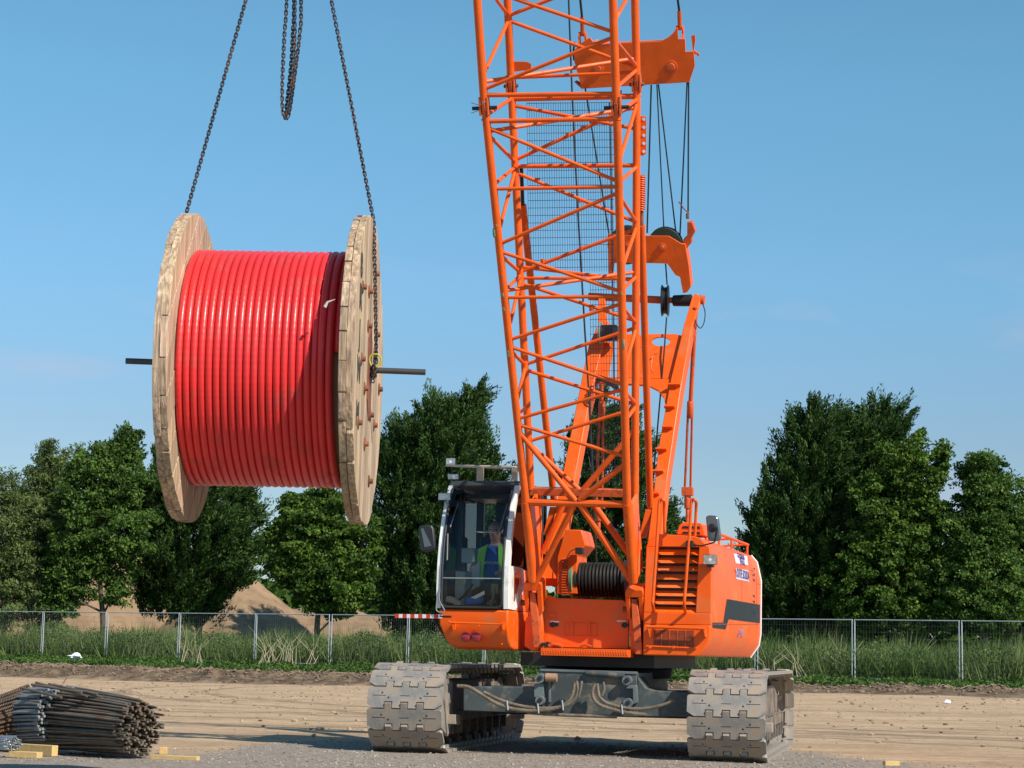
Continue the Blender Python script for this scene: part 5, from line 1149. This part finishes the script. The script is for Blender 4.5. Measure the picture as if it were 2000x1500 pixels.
for sgn, xo, lb in ((1, HX1, None), (-1, HX0, None)):
    m_ = MB(); x_in = xo-sgn*LYR*2 if sgn > 0 else xo
    if sgn > 0:
        boards(m_, xo-LYR, LYR-.001, 0, FR, .13, .19, 3); boards(m_, xo-2*LYR, LYR-.001, rad(72), FR, .14, .2, 4)
    else:
        boards(m_, xo, LYR-.001, 0, FR, .13, .19, 5); boards(m_, xo+LYR, LYR-.001, rad(-48), FR, .16, .24, 6)
    fl = m_.build('flange', WOOD, reel, bevel=.004, tone=True, smooth=False)
    for ring, cnt, ph in ((.34, 4, .5), (.57, 5, .3), (.80, 5, .9)):
        for k in range(cnt):
            a = ph+k*2*math.pi/cnt; c_ = rl_(xo, ring, a)
            MB().lathe([(0, .045), (.006*sgn, .045), (.007*sgn, .02), (.03*sgn, .018), (.032*sgn, .005)], c_, RX, 14).build('bolt', RUST, fl)
    pltc = rl_(xo, 0, 0); p_ = MB()
    pp = [(.13, .22), (.13, -.22), (0, -.36), (-.13, -.22), (-.13, .22), (0, .34)]
    p_.prism([pltc+RX*.001*sgn+RYv*a_+Z*b_ for a_, b_ in pp], RX*.008*sgn); p_.build('centre_plate', RUST, fl)
# weather stencil on the outer face
for i, (s_, zz) in enumerate((('8', .62), ('R', .40), ('J', .16), ('W', -.10), ('M', -.40))):
    text(s_, 'stencil_mark', INKB, reel, RC+RX*(HX1+.004)-RYv*.74+Z*zz, RYv, Z, .26, .001)
# helical cable
pts_ = []; uvl = []
CW = HX1-HX0-4*LYR; rc = CW/22/2*.99; turns = 21.6; seg = 72
cx0 = HX0+2*LYR+rc
for i in range(int(turns*seg)+1):
    a = i*2*math.pi/seg; tt = i/seg; rr = CRd-rc
    frac = tt-math.floor(tt); x = cx0+2*rc*(math.floor(tt)+max(0, (frac-.90)/.10))    # level turns with a short step behind
    pts_.append(rl_(x, rr, a+math.pi*1.3))
cbm = MB().tube(pts_, rc*1.0, 12); cbo_ = cbm.build('red_cable', CABLE, reel, ang=3)
uvm = cbo_.data.uv_layers.new(name='UVMap'); li = np.zeros(len(cbo_.data.loops), dtype=np.int32); cbo_.data.loops.foreach_get('vertex_index', li); uv_ = np.zeros((len(li), 2)); uv_[:, 0] = (li//12)/seg; uv_[:, 1] = (li % 12)/12; uvm.data.foreach_set('uv', uv_.ravel().astype(np.float32))
# second short layer against the right flange
pts_ = []
for i in range(int(2.4*seg)): a = i*2*math.pi/seg; tt = i/seg; pts_.append(rl_(HX1-2*LYR-rc*5.6+2*rc*(math.floor(tt)+max(0, (tt % 1-.9)/.1)), CRd-rc+rc*.55+.012*math.sin(a*2), a+4.0))
cb2 = MB().tube(pts_, rc, 12).build('cable_tail', CABLE, reel, ang=3); cb2.data.uv_layers.new(name='UVMap')
li = np.zeros(len(cb2.data.loops), dtype=np.int32); cb2.data.loops.foreach_get('vertex_index', li); uv_ = np.zeros((len(li), 2)); uv_[:, 0] = (li//12)/seg; cb2.data.uv_layers[0].data.foreach_set('uv', uv_.ravel().astype(np.float32))
MB().lathe([(HX0+2*LYR, .75), (HX1-2*LYR, .75)], RC, RX, 40).build('barrel', mat('barrel_timber', (.35, .24, .15), .8), reel)
for x0, a0, b0 in ((HX1-2*LYR-.01, 1.15, .95), (HX1-.06, .10, 1.0)): pass
tie = MB(); q0 = at(640, 590, YR-1.0); tie.tube([q0+V(.05, 0, .02), q0, q0+V(-.018, 0, -.035)], [.002, .008, .012], 6); tie.build('torn_wrapper', mat('torn_fabric', (.50, .44, .38), .9), reel)

# steel bar through the reel
bA = at(246, 705, YR+.03); bB = at(831, 727, YR-.03)
tag(MB().tube([bA, bB], .0215, 16).build('steel_bar', mat('dull_steel_bar', (.09, .085, .085), .45, metal=.5, var=.2)), 'dull steel bar threaded through the middle of the cable drum', 'bar')

# ================================================================ CHAINS
RING = at(579, -354, YR-.25)
def links(m_, pts_, pitch=.0262, wr=.0046, hw=.0105):
    L_ = [0.]
    for i in range(1, len(pts_)): L_.append(L_[-1]+(pts_[i]-pts_[i-1]).length)
    n_ = int(L_[-1]/pitch)
    for k in range(n_):
        s_ = (k+.5)*pitch; i = 1
        while i < len(L_)-1 and L_[i] < s_: i += 1
        f_ = (s_-L_[i-1])/max(1e-6, L_[i]-L_[i-1]); c = pts_[i-1].lerp(pts_[i], min(1, f_)); d = (pts_[i]-pts_[i-1]).normalized()
        tw = .35*math.sin(s_*2.1); a0 = (V(1, 0, 0)-d*d.x).normalized(); a1 = d.cross(a0)
        ax = (a0*math.cos(tw)+a1*math.sin(tw)) if k % 2 == 0 else (a1*math.cos(tw)-a0*math.sin(tw))
        hl_ = pitch*.5+wr*.9-hw*.0; lp = []
        for q in range(12):
            a = q*math.pi/6; lp.append(c+ax*(math.cos(a)*hw)+d*((hl_-hw*.55)*(1 if math.sin(a) > 0.01 else (-1 if math.sin(a) < -.01 else 0))+math.sin(a)*hw*.9))
        m_.tube(lp, wr, 6, closed=True)
# left chain: over the outer rim of the left flange, down to the bar
lt = at(364, 411, YR-.02); lbar = bA.lerp(bB, .12)
lt2 = RC+RX*(HX0-.02)+Z*(FR*.985)-RYv*.02
m_ = MB(); links(m_, [RING, lt2, RC+RX*(HX0-.035)+Z*.03]); tag(m_.build('lifting_chain', CHAIN), 'taut steel chain running down to the left flange of the drum', 'chain', 'steel chains above the drum')
rt2 = at(731, 432, YR-.02); rt2 = RC+RX*(HX1+.02)+Z*FR*.99-RYv*.02; rend = at(735, 712, YR-.03)
m_ = MB(); links(m_, [RING, at(730, 432, YR-.03), at(733, 560, YR-.05), rend]); tag(m_.build('lifting_chain', CHAIN), 'taut steel chain lying over the right flange, ending on the bar', 'chain', 'steel chains above the drum')
# slack pair hanging free in the middle
for (pp, lab) in (([(560, 0), (556, 60), (553, 120), (551, 180), (552, 215), (556, 230), (560, 222), (566, 190), (572, 140), (576, 60), (576, 0)], 'slack chain doubled back in a loop, left of the free-hanging bunch'), ([(574, 0), (572, 60), (569, 120), (564, 170), (560, 205), (559, 228), (564, 224), (570, 190), (578, 130), (586, 60), (588, 0)], 'slack chain doubled back in a loop, right of the free-hanging bunch')):
    dY = -.25 if 'left' in lab else -.22; P_ = [at(x, y, YR+dY) for x, y in pp]; P_ = [RING+V(-.02, 0, -.02)]+P_+[RING+V(.02, 0, -.02)]
    m_ = MB(); links(m_, smooth_pts(P_, 4)); tag(m_.build('slack_chain', CHAIN), lab, 'chain', 'steel chains above the drum')
# master ring, load rope from the boom head
m_ = MB(); m_.tube([RING+V(0, 0, .10)+V(math.cos(a)*.07, 0, math.sin(a)*.11) for a in np.linspace(0, 2*math.pi, 25)[:-1]], .012, 8, closed=True); tag(m_.build('master_ring', CHAIN), 'oval steel ring gathering the chains above the drum', 'ring')
hk = RING+V(0, 0, .35); MB().tube([hk+V(0, 0, .3), hd+BA*.0-BN*.34], .011, 8).build('hoist_rope', ROPE, crane)
MB().box(hk+V(0, 0, .22), V(.08, 0, 0), V(0, .05, 0), V(0, 0, .16)).tube(smooth_pts([hk+V(0, 0, .06), hk+V(.05, 0, -.04), hk+V(.03, 0, -.14), hk+V(-.04, 0, -.13), hk+V(-.06, 0, -.06)]), .02, 8).build('hook_block', ORANGE_W, crane)
# yellow hook at the bar
m_ = MB(); hkp = smooth_pts([at(x, y, YR-.10) for x, y in [(725, 714), (722, 706), (722, 698), (727, 693), (736, 692), (743, 697), (744, 706), (738, 714), (735, 717)]], 5); m_.tube(hkp, .0062, 8)
tag(m_.build('chain_hook', YELLOW), 'yellow painted hook closing the chain round the bar', 'hook')
m_ = MB(); c_ = at(731, 726, YR-.03); axb = (bB-bA).normalized(); o1 = axb.cross(Z).normalized()
for k, dx in enumerate((-.03, -.012, .006)): 
    lp = [c_+axb*dx+(o1*math.cos(a)+Z*math.sin(a))*.034 for a in np.linspace(0, 2*math.pi, 14)]; links(m_, lp, .022, .0045, .009)
links(m_, [at(733, 700, YR-.08), at(730, 715, YR-.08), at(728, 742, YR-.06), at(729, 750, YR-.06)], .024, .0045, .010)
tag(m_.build('chain_wrap', CHAIN), 'dark chain end choked round the bar beside the right flange', 'chain')

# ================================================================ REBAR
def rebar_mat(name, base, dirt, amt):
    M_ = mat(name, base, .55, metal=.35, var=.3, vscale=5, dirt=dirt, dirt_amt=amt, dscale=4)
    t = M_.node_tree; N = t.nodes; L = t.links; tc = N.new('ShaderNodeTexCoord'); s_ = N.new('ShaderNodeSeparateXYZ'); L.new(tc.outputs['UV'], s_.inputs[0])
    a = N.new('ShaderNodeMath'); a.operation = 'MULTIPLY'; a.inputs[1].default_value = 2*math.pi/.016; L.new(s_.outputs[0], a.inputs[0]); b = N.new('ShaderNodeMath'); b.operation = 'SINE'; L.new(a.outputs[0], b.inputs[0])
    bp = N.new('ShaderNodeBump'); bp.inputs['Distance'].default_value = .003; bp.inputs['Strength'].default_value = .9; L.new(b.outputs[0], bp.inputs['Height']); L.new(bp.outputs[0], N['Principled BSDF'].inputs['Normal'])
    return M_
RBA = rebar_mat('rusty_rebar', (.165, .132, .10), (.17, .10, .06), .35); RBB = rebar_mat('mill_grey_rebar', (.26, .27, .27), (.18, .15, .12), .15); RBC = rebar_mat('brown_rebar', (.13, .09, .065), (.18, .09, .045), .45)
def bundle(label, Lc, Rc, LH, RH, LW, RW_, n_, mt, seed, r_=.0125, stag=.10, ztop=None, dome=True):
    e = empty('rebar_bundle', ((Lc+Rc)/2)*1.0, label, 'steel bars', 'bundles of ribbed steel bar on the ground'); e.location.z = 0
    q = random.Random(seed); ax = (Rc-Lc).normalized(); sd_ = ax.cross(Z).normalized(); cells = []; i = 0
    while len(cells) < 420 and i < 6000:
        i += 1; a = q.uniform(0, 2*math.pi); rr = math.sqrt(q.random()); c = (rr*math.cos(a), rr*math.sin(a))
        if all((c[0]-d[0])**2*RW_**2+(c[1]-d[1])**2*RH**2 > (1.9*r_)**2 for d in cells): cells.append(c)
    cells.sort(key=lambda c: -(c[1]*.8-c[0]*sd_.y*(-1 if sd_.y < 0 else 1)*1.0 if False else c[1]*.8+c[0]*(-1 if sd_.y > 0 else 1)))   # those facing up and out first
    rest = MB()
    for ic, (cu, cz) in enumerate(cells):
        jL = q.uniform(-.5, 1)*stag; jR = q.uniform(-1, .6)*stag
        l = Lc+sd_*(cu*LW+q.gauss(0, .004))+Z*(cz*LH+q.gauss(0, .004))+ax*jL; r2_ = Rc+sd_*(cu*RW_)+Z*(cz*RH)+ax*jR
        l.z = max(l.z, r_+.03); r2_.z = max(r2_.z, r_+.01); mid = l.lerp(r2_, .5)+Z*q.uniform(-.004, .010)+sd_*q.uniform(-.006, .006)
        m_ = MB(); P_ = [l, l.lerp(mid, .5)+Z*.002, mid, mid.lerp(r2_, .5)+Z*.002, r2_]
        if ic >= n_: rest.tube(P_, r_, 7); continue
        m_.tube(P_, r_, 8); o = m_.build('bar', mt, e, ang=.9)
        uvm = o.data.uv_layers.new(name='UVMap'); LL = (r2_-l).length; k_ = len(o.data.loops); li = np.zeros(k_, dtype=np.int32); o.data.loops.foreach_get('vertex_index', li); u2 = np.zeros((k_, 2)); u2[:, 0] = (li//8)/4*LL; uvm.data.foreach_set('uv', u2.ravel().astype(np.float32))
    if rest.v: tag(rest.build('packed_bars', mt, e, ang=.9), kind='stuff')
    return e
YB = 20.4
bundle('rust-brown rebar bundle with its sawn ends facing right, front of the pile', at(128, 1408, YB+.75), at(274, 1421, YB-.15), .33, .255, .34, .25, 100, RBA, 1, stag=.12, r_=.0122)
bundle('paler grey rebar bundle in the middle of the pile', at(62, 1400, YB+.95), at(122, 1398, YB+.55), .30, .28, .30, .30, 90, RBB, 2, stag=.08, r_=.0138)
bundle('dark brown rebar bundle at the left of the pile, cut by the picture edge', at(-30, 1420, YB+.9), at(52, 1398, YB+.95), .26, .30, .34, .30, 80, RBC, 3, stag=.05, r_=.014)
for (x0, y0, x1, y1) in ((105, 1337, 200, 1362), (62, 1337, 160, 1352), (70, 1333, 170, 1360), (95, 1336, 190, 1356), (40, 1343, 120, 1362), (104, 1392, 240, 1405), (106, 1402, 238, 1416), (95, 1452, 232, 1448), (95, 1441, 225, 1428)):
    e_ = tag(MB().tube([at(x0, y0, YB+.45), at(x1, y1, YB-.22 if y0 > 1380 else YB+.1)], .0125, 8).build('loose_rebar', RBA), 'loose rusty rebar lying over the top of the pile', 'steel bar', 'loose bars on the pile')
bundle('small bundle of bright silvery rods at the bottom left picture corner', at(-120, 1452, YB+.1), at(26, 1452, YB-.35), .06, .065, .10, .10, 45, mat('bright_rod', (.42, .44, .46), .3, metal=.7, var=.3), 4, r_=.0075, stag=.06)
MB_t = MB(); MB_t.tube(smooth_pts([at(248, 1355, YB), at(262, 1351, YB), at(276, 1356, YB), at(270, 1364, YB)]), .003, 4); MB_t.tube([at(120, 1338, YB+.3), at(131, 1322, YB+.3), at(124, 1336, YB+.3)], .003, 4)
tag(MB_t.build('tie_wire', RUST), 'thin rusty tie wire sticking up from the pile', 'wire')
def timber(p0, p1, h_, w_, label):
    p0 = Vector(p0); p1 = Vector(p1); p0.z = p1.z = h_; d = (p1-p0); s_ = d.cross(Z).normalized()
    return tag(MB().box((p0+p1)/2, d/2, s_*w_, Z*h_).build('timber_batten', BATTEN, bevel=.003), label, 'timber', 'timber bearers under the steel')
timber(at(296, 1468, YB-.1), at(388, 1464, YB-.25), .02, .035, 'pale yellow batten sticking out right of the pile')
timber(at(313, 1445, YB+.8), at(327, 1446, YB+.8), .035, .04, 'short square block of timber behind the right end of the pile')
timber(at(22, 1470, YB-.3), at(78, 1468, YB-.4), .028, .05, 'yellow batten below the silvery rods')
timber(at(38, 1452, YB+.25), at(108, 1452, YB+.0), .05, .04, 'stout bearer below the middle of the pile')
tag(MB().box(at(1741, 1493, 19.95)+V(0, 0, .01), V(.07, .012, 0), V(-.006, .035, 0), V(0, 0, .022)).build('timber_offcut', BATTEN, bevel=.003), 'small yellow offcut of timber on the sand at bottom right', 'timber')
def crumple(name, c, s_, label, cat, mt=PLAST, sd_=1):
    m_ = MB(); q = random.Random(sd_); vs_ = []
    N_ = 8
    for i in range(5):
        for k in range(N_):
            a = k*2*math.pi/N_; rr = s_*math.sin(math.pi*(i+.4)/5)*q.uniform(.6, 1.3); vs_.append(c+V(math.cos(a)*rr, math.sin(a)*rr*.6, s_*.9*(1-i/4)*q.uniform(.7, 1.2)))
    m_.add(vs_, [(i*N_+k, i*N_+(k+1) % N_, (i+1)*N_+(k+1) % N_, (i+1)*N_+k) for i in range(4) for k in range(N_)]+[tuple(range(N_)), tuple(range(5*N_-1, 4*N_-1, -1))])
    return tag(m_.build(name, mt, smooth=False), label, cat)
c_ = at(147, 1303, 85); c_.z = float(gz(c_.x, c_.y))+.22
crumple('plastic_bag', c_, .27, 'crumpled white plastic bag caught in the nettles at left', 'bag')
c_ = at(1850, 1383, 52); c_.z = float(gz(c_.x, c_.y)); crumple('paper_scrap', c_, .10, 'scrap of white paper on the sandy track at right', 'litter', sd_=3)
c_ = at(-6, 1392, 23.5); c_.z = 0; tag(MB().box(c_+V(0, 0, .17), V(.12, 0, 0), V(0, .1, 0), V(0, 0, .17)).build('plastic_tub', PLAST, bevel=.02), 'white plastic tub half cut off by the left edge, behind the steel', 'tub')
